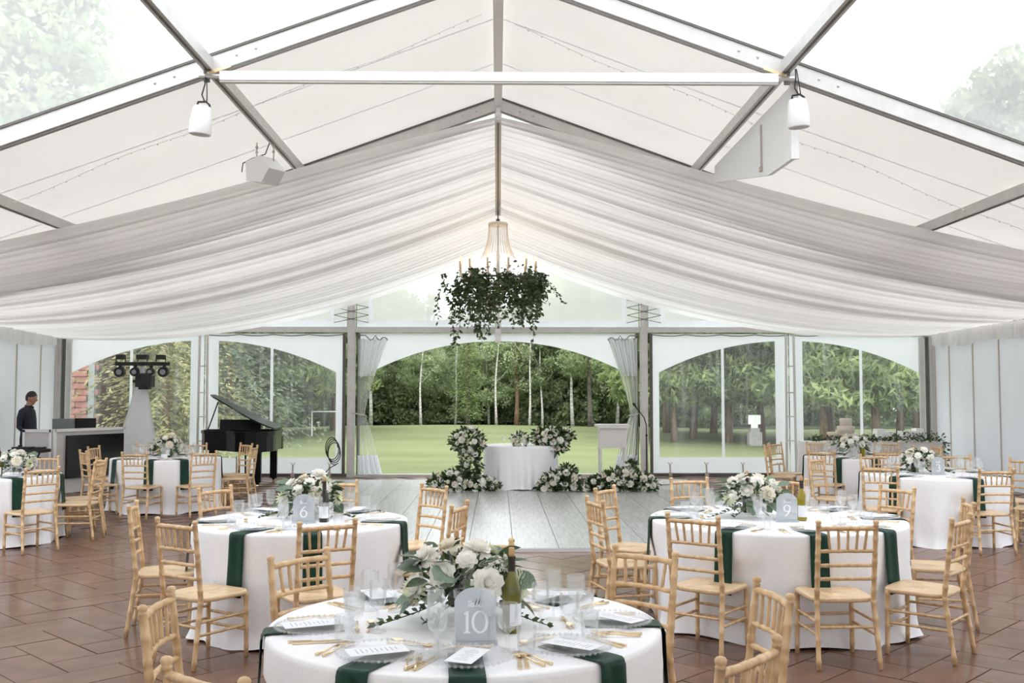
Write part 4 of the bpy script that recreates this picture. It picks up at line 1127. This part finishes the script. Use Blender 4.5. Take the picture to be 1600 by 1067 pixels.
mass('bouquet', 'small round cream bouquet in the middle of the sweetheart table', [((0, 0, .10), (.14, .12, .12), 1)], 15, .035, .055, 120, 3, (.40, 17.72, .795))
mass('flower_mound', 'low mound of white roses at right foot of sweetheart table', [((0, 0, .16), (.33, .2, .20), 2), ((.1, .05, .30), (.15, .13, .14), .8), ((.38, 0, .08), (.15, .15, .1), .6), ((-.3, .0, .08), (.16, .14, .1), .5)], 28, .035, .075, 1400, 4, (1.12, 17.42, DZ))
mass('flower_mound', 'low mound of white roses on the floor before the lectern', [((0, 0, .18), (.42, .2, .20), 2), ((.40, 0, .13), (.24, .18, .17), 1), ((-.42, 0, .10), (.2, .16, .13), 1), ((.22, .05, .36), (.09, .09, .16), .5)], 38, .035, .07, 1800, 5, (2.12, 17.38, DZ))
bottle(.72, 18.1, 'bottle_green', 'green wine bottle on the sweetheart table left of right arrangement', False, dz=DZ)
for k in range(5):
    x = .12 + .12 * k
    item('goblet', goblet_me, 'crystal goblet on the sweetheart table, %s from the left' % ORD[k], 'glass', x + (.02 if k % 2 else 0), 18.35 + .08 * (k % 2), ZT + DZ, 0, 'sweetheart table glasses')

# ------------------------------------------------------------------ chandelier
CHX, CHY, CHZ = 0.0, 18.6, 3.86
ch = thing('chandelier', 'beaded candle chandelier wreathed in trailing greenery above sweetheart table', 'chandelier', (CHX, CHY, CHZ))
ob('hanging_rod', MB().tube([(0, 0, 1.08), (0, 0, 1.36)], .012, 6).ball((0, 0, 1.12), .04, 8, 5).mesh('hanging_rod', M['alu_dark'], True), ch)
ob('crown_ring', MB().lathe([(.17, 1.02), (.185, 1.02), (.185, 1.06), (.17, 1.075), (.05, 1.10)], 24).mesh('crown_ring', M['bead'], True), ch)
def ring(r, z, w): return MB().tube([(r * math.cos(a), r * math.sin(a), z) for a in np.linspace(0, 2 * PI, 49)], w, 6, False)
ob('hoop', ring(.62, 0, .022).mesh('hoop', M['alu_dark'], True), ch)
ob('stem', MB().tube([(0, 0, 1.08), (0, 0, -.1)], .016, 6).mesh('stem', M['alu'], True), ch)
# bead strands sweep from the crown ring out to the hoop
sm = {}
bead_b = MB().ball((0, 0, 0), 1.0, 6, 4)
NSTR = 28
for k in range(NSTR):
    a = 2 * PI * k / NSTR; bs = MB()
    for i in range(58):
        t_ = i / 57; r = .175 + (.60 - .175) * t_ ** 2.3; z = 1.03 - 1.0 * t_ + .0 * math.sin(PI * t_)
        bs.ball((r * math.cos(a), r * math.sin(a), z), .0080, 5, 3)
    ob('bead_strand', bs.mesh('bead_strand', M['bead'], True), ch, kind=None)
for k in range(12):
    a = 2 * PI * (k + .5) / 12; R0, R1 = .62, .72
    arm = ob('candle_arm', MB().tube([(.60, 0, 0), (.66, 0, -.05), (.72, 0, -.02), (.73, 0, .06)], .012, 6).lathe([(.004, .06), (.042, .07), (.044, .08), (.004, .075)], 12, (.73, 0, 0)).mesh('candle_arm', M['bead'], True), ch, (0, 0, .07), (0, 0, a))
    ob('candle', MB().lathe([(.018, .08), (.018, .25), (.012, .255)], 10, (.73, 0, 0), cap1=True).mesh('candle', M['candle'], True), arm)
    ob('bulb', MB().lathe([(.004, .255), (.016, .28), (.019, .30), (.012, .33), (.002, .36)], 10, (.73, 0, 0)).mesh('bulb', M['bulb'], True), arm)
P = []; D = []; S = []
vines = MB()
gq = random.Random(8)
for k in range(105):       # hanging vines from the hoop
    a = gq.uniform(0, 2 * PI); r = .64 + gq.uniform(-.18, .40)
    Ld = gq.uniform(.30, .92) * (1.25 if math.cos(a) < -.2 else 1.0); x0, y0 = r * math.cos(a), r * math.sin(a)
    if k in (3, 5, 9): Ld = 1.3
    z0 = gq.uniform(-.05, .14); dx, dy = gq.uniform(-.22, .22), gq.uniform(-.1, .1)
    n = int(Ld / .034); st = []
    for i in range(n):
        f_ = i / max(1, n - 1); p = (x0 + dx * f_ + .03 * math.sin(7 * f_ + k), y0 + dy * f_, z0 - Ld * f_); st.append(p)
        for _ in range(2 if f_ < .6 else 1):
            P.append(p); D.append((gq.gauss(0, 1), gq.gauss(0, 1), gq.gauss(-.5, .6))); S.append(gq.uniform(.07, .125))
    if n > 2: vines.tube(st[::3] if len(st) > 6 else st, .003, 3)
for i in range(60):         # one long sprig reaching right
    f_ = i / 59; p = (.80 + .42 * f_, -.1, .05 - .50 * f_ ** 1.3)
    P.append(p); D.append((gq.gauss(.3, 1), gq.gauss(0, 1), gq.gauss(-.2, .8))); S.append(gq.uniform(.05, .08))
for i in range(480):       # mass around the hoop
    a = gq.uniform(0, 2 * PI); r = .62 + gq.gauss(0, .11); P.append((r * math.cos(a), r * math.sin(a), gq.gauss(.02, .09)))
    D.append((gq.gauss(0, 1), gq.gauss(0, 1), gq.gauss(0, .8))); S.append(gq.uniform(.05, .10))
ob('greenery', leaf_quads(P, D, S, 'leaf_dark', 'greenery', .55), ch, kind='stuff')
ob('vine_stems', vines.mesh('vine_stems', M['leaf_dark']), ch, kind='stuff')
lp = bpy.data.lights.new('chandelier_glow', 'POINT'); lp.energy = 7; lp.color = (1.0, .62, .35); lp.shadow_soft_size = .45
lo = bpy.data.objects.new('chandelier_glow', lp); COL.objects.link(lo); lo.parent = ch; lo.location = (0, 0, .30)

# ------------------------------------------------------------------ lectern, microphone, tied-back curtains
le = thing('lectern', 'white wooden lectern with slanted top on thin legs by doorway', 'lectern', (2.10, 18.35, DZ))
top = MB().box((0, 0, 1.115), (.62, .46, .035)).box((0, -.21, 1.085), (.58, .03, .05))
ob('top', top.mesh('top', M['lectern']), le)
ob('front_panel', MB().box((0, -.16, .89), (.48, .03, .36)).box((0, -.16, .73), (.48, .022, .06)).mesh('front_panel', M['lectern']), le)
for s in (-1, 1):
    ob('side_panel', MB().box((s * .23, 0, .88), (.025, .32, .38)).mesh('side_panel', M['lectern']), le)
    for yy in (-.16, .16): ob('leg', MB().box((s * .225, yy, .35), (.035, .035, .70)).mesh('leg', M['lectern']), le)
mc = thing('microphone_stand', 'black microphone stand with boom beside the right gable post', 'microphone stand', (2.72, 18.25, DZ))
for k in range(3):
    a = 2 * PI * k / 3 + .4; ob('leg', MB().tube([(0, 0, .16), (.32 * math.cos(a), .32 * math.sin(a), .012)], .010, 6).mesh('leg', M['black_matte']), mc)
ob('pole', MB().tube([(0, 0, .05), (0, 0, .95)], .014, 8).tube([(0, 0, .9), (0, 0, 1.12)], .010, 8).ball((0, 0, .93), .024, 8, 5).mesh('pole', M['black_matte']), mc)
ob('boom', MB().tube([(0, 0, 1.12), (-.05, -.03, 1.26), (-.15, -.05, 1.38)], .010, 6).mesh('boom', M['black_matte']), mc)
ob('microphone', MB().tube([(-.14, -.05, 1.37), (-.22, -.07, 1.48)], [.013, .018], 8).ball((-.235, -.075, 1.50), .030, 8, 6).mesh('microphone', M['black_matte'], True), mc)
ob('cable', MB().tube([(-.15, -.05, 1.36), (-.17, .02, 1.0), (-.2, .05, .5), (-.24, .08, .05), (-.05, .25, .012), (.35, .2, .012), (.5, .3, .012)], .006, 5).mesh('cable', M['cable']), mc)
def curtain(s, label):
    t = thing('clear_curtain', label, 'curtain', (s * 2.92, GY - .12, 0))
    q = random.Random(60 + s)
    NF = 9
    def fn(u, v):
        z = .06 + 2.82 * v
        if z > 1.28: w = .15 + (.62 - .15) * ((z - 1.28) / 1.6) ** 1.25; off = 0.02
        else: w = .15 + (.52 - .15) * ((1.28 - z) / 1.22) ** .8; off = 0.02
        x = off + w * u
        yy = .055 * math.sin(2 * PI * NF / 2 * u + .8 * math.sin(3 * v)) * (.5 + .9 * abs(v - .42))
        return (-s * x, yy, z)
    ob('sheet', MB().grid(60, 26, lambda u, v: fn(u, v) if fn(u, v)[2] > .45 else fn(u, v)).mesh('sheet', M['vinyl_curtain'], True), t)
    ob('hem', MB().grid(60, 5, lambda u, v: (fn(u, v * .14)[0], fn(u, v * .14)[1] - .006, fn(u, v * .14)[2])).mesh('hem', M['pvc'], True), t)
    ob('header', MB().grid(60, 5, lambda u, v: (fn(u, .72 + v * .27)[0] , fn(u, .72 + v * .27)[1] - .006, fn(u, .72 + v * .27)[2])).mesh('header', M['vinyl_gable'], True), t)
    ob('tie_strap', MB().tube([(s * .10, -.05, 1.34), (-s * .06, -.09, 1.30), (-s * .2, -.06, 1.27), (-s * .19, .05, 1.27)], .013, 5).mesh('tie_strap', M['batten']), t)
    ob('curtain_cable', MB().tube([(-s * (.02 + .62 * k / 12), -.06, 2.93 - .10 * abs(math.sin(k * .9)) * (k > 3)) for k in range(13)], .012, 5).mesh('curtain_cable', M['cable_grey']), t)
curtain(-1, 'clear vinyl curtain tied back at the left side of doorway')
curtain(1, 'clear vinyl curtain tied back at the right side of doorway')

# ------------------------------------------------------------------ grand piano (tail toward the camera, lid hinged on its right)
pn = thing('grand_piano', 'black grand piano with raised lid before the left window', 'piano', (-4.90, 19.0, 0), math.radians(6))
out = [(-.72, .72), (.72, .72), (.72, -.35), (.70, -.55), (.60, -.72), (.42, -.80), (.22, -.78), (.02, -.62), (-.18, -.36), (-.42, -.16), (-.64, .02), (-.72, .18)]
def poly_solid(o, z0, z1, hole=0):
    n = len(o); vs = [(x, y, z0) for x, y in o] + [(x, y, z1) for x, y in o]
    fs = [tuple(range(n))[::-1], tuple(range(n, 2 * n))] + [(i, (i + 1) % n, (i + 1) % n + n, i + n) for i in range(n)]
    return MB().add(vs, fs)
out = out[::-1]
ob('case', poly_solid(out, .66, .98).mesh('case', M['black']), pn)
rim = MB()
for i in range(len(out)):
    a, b = out[i], out[(i + 1) % len(out)]; rim.beam((a[0], a[1], 1.00), (b[0], b[1], 1.00), .035, .06)
ob('rim', rim.mesh('rim', M['black']), pn)
ob('key_bed', MB().box((0, .80, .70), (1.46, .20, .12)).box((-.70, .80, .80), (.06, .2, .16)).box((.70, .80, .80), (.06, .2, .16)).mesh('key_bed', M['black']), pn)
kb = ob('keyboard', MB().box((0, .82, .772), (1.30, .14, .02)).mesh('keyboard', M['ivory']), pn)
ob('music_desk', MB().box((-.05, .50, 1.12), (.78, .03, .20), M=Matrix.Rotation(-.25, 3, 'X')).mesh('music_desk', M['black']), pn)
lid = poly_solid(out, 0, .028)
hx = .74
ang = math.radians(26)
lid.v = [(hx + (x - hx) * math.cos(ang) , y, 1.04 - (x - hx) * math.sin(ang) + z) for x, y, z in lid.v]
ob('lid', lid.mesh('lid', M['black']), pn)
ob('prop_stick', MB().tube([(-.62, .18, 1.0), (-.42, .14, 1.04 + (hx + .56) * math.sin(ang) * .93)], .012, 6).mesh('prop_stick', M['black']), pn)
for (x, y) in ((-.58, .58), (.58, .58), (.42, -.55)):
    lg = ob('leg', MB().box((x, y, .38), (.13, .13, .58)).lathe([(.085, .64), (.085, .68)], 8, (x, y, 0)).lathe([(.06, .16), (.045, .12), (.03, .06), (.03, .055)], 8, (x, y, 0)).mesh('leg', M['black']), pn)
    ob('caster', MB().tube([(x - .02, y, .03), (x + .02, y, .03)], .03, 10).mesh('caster', M['gold']), lg)
ob('pedal_lyre', MB().box((-.06, .45, .38), (.03, .03, .58)).box((.06, .45, .38), (.03, .03, .58)).box((0, .47, .09), (.24, .14, .06)).mesh('pedal_lyre', M['black']), pn)
ms = thing('music_stand', 'thin black folding stand in front of the piano', 'stand', (-4.62, 17.75, 0))
for k in range(3):
    a = 2 * PI * k / 3 + .3; ob('leg', MB().tube([(0, 0, .34), (.2 * math.cos(a), .2 * math.sin(a), .008)], .006, 5).mesh('leg', M['black_matte']), ms)
ob('pole', MB().tube([(0, 0, .1), (0, 0, .62)], .008, 6).mesh('pole', M['black_matte']), ms)

# ------------------------------------------------------------------ DJ corner
bt = thing('dj_booth', 'grey-white folding DJ booth with a black screen on its front', 'booth', (-7.60, 17.16, 0))
v1 = Vector((-6.89 + 7.60, 18.49 - 17.16, 0)); a1 = math.atan2(v1.y, v1.x); L1 = v1.length
fp = ob('front_panel', MB().box((L1 / 2, 0, .56), (L1, .04, 1.10)).mesh('front_panel', M['booth']), bt, (0, 0, 0), (0, 0, a1))
ob('panel_frame', MB().box((L1 / 2, -.03, 1.09), (L1, .04, .05)).box((.02, -.03, .56), (.05, .04, 1.1)).box((L1 - .02, -.03, .56), (.05, .04, 1.1)).mesh('panel_frame', M['plasticw']), fp)
scr = ob('screen', MB().box((L1 * .56, -.055, .63), (L1 * .80, .05, .74)).mesh('screen', M['screen']), bt, (0, 0, 0), (0, 0, a1))
ob('side_panel', MB().box((-.25, .0, .56), (.46, .04, 1.10)).mesh('side_panel', M['booth']), bt, (0, 0, 0), (0, 0, 0))
ob('side_frame', MB().box((-.25, -.03, 1.09), (.48, .03, .05)).box((-.47, -.03, .56), (.04, .03, 1.1)).box((-.02, -.03, .56), (.04, .03, 1.1)).mesh('side_frame', M['plasticw']), bt)
ob('table_top', MB().box((.05, .83, 1.00), (1.25, .5, .04), rz=a1).mesh('table_top', M['black_matte']), bt)
for dx, dy in ((-.09, .30), (-.38, .45), (.38, 1.18), (.10, 1.34)):
    ob('leg', MB().box((dx, dy + .05, .49), (.04, .04, .98)).mesh('leg', M['black_matte']), bt)
for k, (x, y, l) in enumerate([(-7.67, 17.77, 'grey laptop open on the DJ booth beside the man'), (-7.456, 18.17, 'black laptop open on the DJ booth right of grey one')]):
    lt = thing('laptop', l, 'laptop', (x, y, 1.02), a1 - .75, 'DJ laptops')
    ob('base', MB().box((0, 0, .01), (.36, .24, .02)).mesh('base', M['gutter' if k == 0 else 'black_matte']), lt)
    ob('screen', MB().box((0, -.13, .14), (.36, .012, .25), M=Matrix.Rotation(.2, 3, 'X')).mesh('screen', M['gutter' if k == 0 else 'black_matte']), lt)
mx = thing('mixer_stand', 'black equipment tray on a stand in front of the DJ booth', 'equipment', (-7.72, 16.6, 0))
ob('tray', MB().box((0, 0, .78), (.56, .32, .05)).box((-.1, 0, .82), (.3, .2, .05)).mesh('tray', M['black_matte']), mx)
ob('knobs', MB().box((.17, 0, .825), (.12, .2, .03)).box((-.18, .05, .85), (.05, .05, .04)).mesh('knobs', M['black_matte']), mx)
for s in (-1, 1): ob('leg', MB().tube([(s * .22, -.12, .76), (-s * .22, .12, .01)], .016, 6).mesh('leg', M['black_matte']), mx)
ls = thing('light_stand', 'tripod light stand in white stretch scrim with black stage lights', 'light stand', (-6.88, 19.4, 0))
ob('pole', MB().tube([(0, 0, 0), (0, 0, 2.3)], .022, 8).mesh('pole', M['black_matte']), ls)
def scrim(u, v):
    a = 2 * PI * u; tri = 1 / max(.5, math.cos(((a + PI / 3) % (2 * PI / 3)) - PI / 3)); r = (.035 + .50 * (1 - v) ** 1.15) * tri * .62
    return (r * math.cos(a + .5), r * math.sin(a + .5), .02 + 2.30 * v)
ob('scrim', MB().grid(36, 14, scrim, wrap=True).mesh('scrim', M['spandex'], True), ls)
ob('crossbar', MB().box((0, -.03, 2.30), (1.04, .07, .07)).mesh('crossbar', M['black_matte']), ls)
for x, up in ((-.42, 1), (0.0, 1), (.35, 1)):
    lm = ob('bar_lamp', MB().box((x, -.03, 2.43), (.20 if x == 0 else .14, .16, .09)).tube([(x - .09, -.03, 2.34), (x - .09, -.03, 2.44)], .012, 5).tube([(x + .09, -.03, 2.34), (x + .09, -.03, 2.44)], .012, 5).mesh('bar_lamp', M['black_matte']), ls)
for x, r in ((-.42, .10), (-.13, .085), (.17, .075), (.42, .10)):
    lm = ob('par_lamp', MB().tube([(x, .06, 2.15), (x, -.02, 2.15), (x, -.12, 2.14)], [r * .6, r, r], 12).box((x, -.03, 2.24), (.05, .05, .08)).mesh('par_lamp', M['black_matte']), ls)
    ob('lens', MB().tube([(x, -.121, 2.14), (x, -.127, 2.14)], r * .55, 10).mesh('lens', M['lens']), lm)
mh = ob('moving_head', MB().box((.10, -.16, 1.96), (.30, .22, .22)).box((.10, -.16, 2.09), (.20, .16, .05)).box((.10, -.16, 1.83), (.2, .16, .05)).tube([(-.06, -.16, 1.96), (-.13, -.16, 1.96)], .03, 8).mesh('moving_head', M['black_matte']), ls)

# ------------------------------------------------------------------ the person (standing in profile, facing right, head lowered)
def make_person(x, y):
    mb = MB()
    T = lambda pts, rs, n=12: mb.tube(pts, rs, n)
    # torso (front is +x, shoulders along y)
    def torso(u, v):
        a = 2 * PI * u
        zs = [.80, .90, 1.00, 1.12, 1.25, 1.36, 1.43, 1.48]; wd = [.165, .175, .165, .165, .185, .205, .19, .08]; dp = [.115, .125, .125, .130, .135, .130, .11, .07]; cx = [0, .005, .015, .015, .0, -.015, -.02, -.005]
        i = v * 7; k = min(6, int(i)); t = i - k
        L = lambda q_: q_[k] * (1 - t) + q_[k + 1] * t
        return (L(cx) + L(dp) * math.cos(a), L(wd) * math.sin(a), L(zs))
    o = len(mb.v); mb.grid(24, 22, torso, wrap=True)
    mb.f.append(tuple(o + i * 22 for i in range(24))[::-1]); mb.f.append(tuple(o + i * 22 + 21 for i in range(24)))
    for s in (-1, 1):
        T([(0, s * .09, .86), (.02, s * .10, .66), (.025, s * .10, .48), (.0, s * .10, .30), (-.03, s * .10, .08)], [.095, .085, .062, .056, .042])
        T([(-.05, s * .10, .05), (.05, s * .105, .045), (.16, s * .11, .035), (.21, s * .11, .03)], [.042, .045, .042, .02])
        T([(-.015, s * .185, 1.41), (-.035, s * .235, 1.28), (-.04, s * .25, 1.12), (.06, s * .24, 1.02), (.20, s * .20, .985)], [.062, .056, .046, .042, .030])
        T([(.18, s * .205, .988), (.24, s * .195, .975), (.29, s * .19, .962)], [.030, .040, .034])       # palm
        for k in range(4):
            yy = s * (.19 + .022 * (k - 1.5)); L = (.075, .088, .082, .062)[k]
            T([(.285, yy, .965), (.285 + L * .5, yy, .955), (.285 + L * .9, yy, .925)], [.0095, .009, .0075], 8)
        T([(.22, s * .165, .972), (.26, s * .145, .962), (.30, s * .135, .950)], [.013, .011, .009], 8)
    T([(-.01, 0, 1.43), (.015, 0, 1.50), (.035, 0, 1.56)], [.068, .060, .058])
    # head, pitched slightly down
    H = MB()
    H.ball((0, 0, 0), 1.0, 24, 18, (.098, .077, .118))
    H.v = [(vx * (1.0 if vz > -.03 else 1.0 - .10 * (-vz - .03) / .09), vy * (1.0 if vz > -.02 else 1 - .28 * (-vz - .02) / .1), vz) for vx, vy, vz in H.v]
    H.ball((.050, 0, -.090), .036, 10, 8, (1.1, .9, .75))       # chin
    H.tube([(.090, 0, .022), (.104, 0, -.002), (.118, 0, -.026), (.102, 0, -.036)], [.010, .012, .015, .010], 8)   # nose
    H.tube([(.080, -.045, .036), (.094, 0, .034), (.080, .045, .036)], [.010, .012, .010], 8)                 # brow
    H.tube([(.078, -.022, -.060), (.094, 0, -.056), (.078, .022, -.060)], [.007, .009, .007], 8)               # lips
    for s in (-1, 1): H.ball((-.005, s * .078, -.005), .028, 8, 6, (.75, .35, 1.15))
    Rm = Matrix.Rotation(math.radians(12), 3, 'Y'); hc = Vector((.052, 0, 1.645))
    mb.add([Rm @ Vector(v) + hc for v in H.v], H.f)
    me = mb.mesh('person_raw', None)
    tmp = bpy.data.objects.new('person_raw', me); COL.objects.link(tmp)
    md = tmp.modifiers.new('r', 'REMESH'); md.mode = 'VOXEL'; md.voxel_size = .0105; md.use_smooth_shade = True
    sm_ = tmp.modifiers.new('s', 'SMOOTH'); sm_.iterations = 2; sm_.factor = .5
    dg = bpy.context.evaluated_depsgraph_get()
    body = bpy.data.meshes.new_from_object(tmp.evaluated_get(dg)); body.name = 'body'
    bpy.data.objects.remove(tmp)
    body.materials.clear()
    for m_ in ('skin', 'shirt', 'trouser', 'black_matte'): body.materials.append(M[m_])
    mi = []
    for p in body.polygons:
        c = p.center
        if c.z < .075: k = 3
        elif c.z < .93 and abs(c.y) < .2 and c.x < .17: k = 2
        elif c.z > 1.505 or c.x > .185: k = 0
        else: k = 1
        mi.append(k)
    body.polygons.foreach_set('material_index', mi)
    body.polygons.foreach_set('use_smooth', [True] * len(mi))
    t = thing('person', 'person in dark navy shirt standing behind the DJ booth, looking down', 'person', (x, y, 0))
    ob('body', body, t)
    hair = MB()
    def hf(u, v):
        a = 2 * PI * u; lim = 2.12 - 1.02 * max(0, math.cos(a)) ** .6 - (.22 if abs(math.sin(a)) > .85 and math.cos(a) > -.2 else 0)
        th = v * lim; k = 1.06 + .05 * math.sin(5 * a + 3 * th) * .3
        d = Vector((math.sin(th) * math.cos(a) * .098 * k, math.sin(th) * math.sin(a) * .078 * k, math.cos(th) * .118 * k + .004))
        return Rm @ d + hc
    hair.grid(32, 10, hf, wrap=True)
    h_ = ob('hair', hair.mesh('hair', M['hair'], True), t)
    collar = ob('collar', MB().tube([(.02 + .070 * math.cos(a), .066 * math.sin(a), 1.488 + .018 * -math.cos(a)) for a in np.linspace(0, 2 * PI, 25)], .014, 6, False).mesh('collar', M['shirt'], True), t)
    return t
make_person(-8.58, 18.35)

# ------------------------------------------------------------------ cake table
ct = thing('cake_table', 'long rectangular cake table under a pale grey cloth', 'table', (7.2, 19.25, 0))
ob('tabletop', MB().box((0, 0, .775), (2.5, .72, .03)).mesh('tabletop', M['seat']), ct)
for sx in (-1, 1):
    for sy in (-1, 1): ob('leg', MB().box((sx * 1.12, sy * .28, .38), (.04, .04, .76)).mesh('leg', M['black_matte']), ct)
def ctf(u, v):
    n = 4 ; per = u * 4; k = int(per) % 4; t = per - int(per)
    W, Dp = 1.28, .39
    cs = [(-W, -Dp), (W, -Dp), (W, Dp), (-W, Dp)]
    a, b = cs[k], cs[(k + 1) % 4]; x = a[0] + (b[0] - a[0]) * t; y = a[1] + (b[1] - a[1]) * t
    f_ = .018 * math.sin(u * 4 * 34 + 2 * math.sin(u * 30)) * v
    k2 = 1 + .035 * v
    return (x * k2 + f_, y * k2 + f_, .796 - .78 * v)
cm = MB().grid(200, 8, ctf, wrap=True); cm.box((0, 0, .796), (2.56, .78, .006))
thing('tablecloth', 'pale grey-white cloth draped to the floor over the cake table', 'tablecloth', (7.2, 19.25, 0), me=cm.mesh('tablecloth', M['lectern'], True))
ck = thing('wedding_cake', 'three-tier ivory wedding cake on the cake table', 'cake', (6.72, 19.2, .80))
z = 0
for r, h in ((.20, .15), (.165, .15), (.115, .15)):
    ob('tier', MB().lathe([(r, z), (r, z + h - .01), (r - .012, z + h), (.005, z + h)], 32).mesh('tier', M['cake'], True), ck); z += h
c2 = thing('small_cake', 'small single-tier ivory cake left of the wedding cake', 'cake', (6.42, 19.08, .80))
ob('stand', MB().lathe([(.06, 0), (.06, .01), (.015, .02), (.015, .07), (.10, .08), (.10, .085)], 20).mesh('stand', M['plasticw'], True), c2)
ob('tier', MB().lathe([(.105, .085), (.105, .18), (.095, .19), (.005, .19)], 28).mesh('tier', M['cake'], True), c2)
for x, w, h, l in ((7.50, .36, .19, 'white stepped card box in the middle of the cake table'), (8.02, .42, .20, 'larger white stepped card box near the end of the cake table')):
    b = thing('card_box', l, 'box', (x, 19.3, .80))
    ob('box', MB().box((0, 0, h / 2), (w, .26, h)).mesh('box', M['plasticw']), b)
    ob('raised_step', MB().box((-w * .27 if x < 8 else w * .32, 0, h + .025), (w * .42 if x < 8 else w * .34, .24, .05)).mesh('raised_step', M['plasticw']), b)
P = []; D = []; S = []
for i in range(520):
    x = gq.uniform(-1.25, 1.28)
    P.append((x, gq.gauss(-.28, .05), .015 + abs(gq.gauss(.03, .045)) * (1.3 if x > .2 else .8))); D.append((gq.gauss(0, 1), gq.gauss(-.2, .7), gq.gauss(.5, .5))); S.append(gq.uniform(.05, .10))
for i in range(90):
    f_ = i / 89; P.append((1.27 + gq.gauss(0, .04), -.3 + gq.gauss(0, .05), .04 - .45 * f_)); D.append((gq.gauss(.3, .8), gq.gauss(-.4, .6), gq.gauss(-.4, .5))); S.append(gq.uniform(.05, .10))
gl_ = thing('greenery_garland', 'dark leafy garland along the front of the cake table', 'garland', (7.2, 19.2, .80))
ob('leaves', leaf_quads(P, D, S, 'leaf_dark', 'leaves'), gl_, kind='stuff')
bb = thing('floor_box', 'small black floor box at the right side wall', 'box', (8.86, 18.4, 0), me=MB().prism([(-.16, 0), (.16, 0), (.16, .22), (-.02, .22)], .3).mesh('floor_box', M['black_matte']))

# ------------------------------------------------------------------ hanging speakers, wedge speaker, screen box, string lights
for x, z, tilt, l in ((-3.10, 4.56, .10, 'white pendant speaker hanging at left end of the tie beam'), (3.16, 4.66, -.06, 'white pendant speaker hanging at right end of the tie beam')):
    t = thing('pendant_speaker', l, 'speaker', (x, 10.30, z), 0, 'white pendant speakers', rot=(.05, tilt, 0))
    ob('housing', MB().lathe([(.108, -.15), (.116, -.14), (.112, 0), (.095, .12), (.085, .145), (.02, .15)], 28).mesh('housing', M['plasticw'], True), t)
    ob('grille', MB().lathe([(.001, -.152), (.100, -.152), (.106, -.148)], 28).mesh('grille', M['speakergrille'], True), t)
    ob('bracket', MB().tube([(-.06, 0, .13), (-.05, 0, .19), (.03, 0, .20), (.07, 0, .17), (.085, 0, .10)], .012, 6).mesh('bracket', M['black_matte'], True), t)
    ob('cable', MB().tube([(.02, 0, .19), (-.02, 0, .27), (0, 0, .38), (.0, 0, .47)], .008, 5).tube([(.04, 0, .19), (.03, .0, .3), (.01, 0, .47)], .006, 5).mesh('cable', M['cable'], True), t)
ws = thing('wedge_speaker', 'white wedge loudspeaker hung on chains under the left purlin', 'speaker', (-3.16, 13.4, 4.74), math.radians(-35))
ob('cabinet', MB().prism([(-.20, -.14), (.10, -.20), (.24, -.02), (.06, .17), (-.22, .12)], .30).mesh('cabinet', M['plasticw']), ws)
ob('grille', MB().beam((.12, -.0, -.195), (.245, 0, -.03), .26, .012, (1, 0, -.8)).mesh('grille', M['speakergrille']), ws)
for s in (-1, 1):
    ob('chain', MB().tube([(s * .1, s * .06, .1), (s * .1, s * .06, .38)], .009, 5).ball((s * .1, s * .06, .32), .022, 6, 4).ball((s * .1, s * .06, .25), .022, 6, 4).mesh('chain', M['batten']), ws)
ob('cable', MB().tube([(-.35, -.1, .0), (-.33, -.1, .12), (-.2, -.05, .18), (.0, 0, .22), (.08, 0, .36)], .008, 5).mesh('cable', M['cable']), ws)
sb = thing('hanging_screen', 'large white flat screen housing hanging edge-on under the right roof', 'screen', (3.20, 10.6, 4.25))
def yz_panel(o, th):
    n = len(o); vs = [(-th / 2, y, z) for y, z in o] + [(th / 2, y, z) for y, z in o]
    return MB().add(vs, [tuple(range(n)), tuple(range(2 * n - 1, n - 1, -1))] + [(i, i + n, (i + 1) % n + n, (i + 1) % n) for i in range(n)])
ob('panel', yz_panel([(0, 0), (.95, .03), (3.8, .56), (3.8, .80), (0, .80)], .05).mesh('panel', M['plasticw']), sb)
ob('front_edge', MB().box((.0, -.02, .40), (.085, .05, .82)).mesh('front_edge', M['plasticw']), sb)
ob('bracket', MB().box((-.03, 1.2, .42), (.02, .05, .55)).box((-.03, 1.2, .16), (.05, .07, .06)).mesh('bracket', M['batten']), sb)
for s, y0 in ((-1, 11.6), (1, 11.9)):
    mbw = MB(); pts = []
    for i in range(41):
        u = i / 40; x = s * (.2 + 6.6 * u); pts.append((x, y0 + .8 * u, zr(x) - .10 - .05 * math.sin(PI * u * 3) ** 2))
    mbw.tube(pts, .0035, 4)
    st = thing('string_lights', 'thin string of tiny fairy lights under the %s roof slope' % ('left' if s < 0 else 'right'), 'string lights')
    ob('wire', mbw.mesh('wire', M['plasticw']), st)
    bm2 = MB()
    for p in pts[1:-1]: bm2.ball((p[0], p[1], p[2] - .012), .011, 5, 4)
    ob('bulbs', bm2.mesh('bulbs', M['plasticw']), st, kind='stuff')
# coiled cable at the left gable post
cc = MB(); pts = []
for i in range(70):
    a = i * .35; pts.append((-3.42 + .13 * math.cos(a) + .001 * i, GY - .22 + .0015 * i % .08, .62 + .22 * math.sin(a) - .002 * i))
pts += [(-3.45, GY - .25, .2), (-3.6, GY - .3, .02), (-4.3, GY - .5, .02)]
thing('coiled_cable', 'black cable coiled on the left gable post beside the doorway', 'cable', me=cc.tube(pts, .010, 5).mesh('coiled_cable', M['cable'], True))
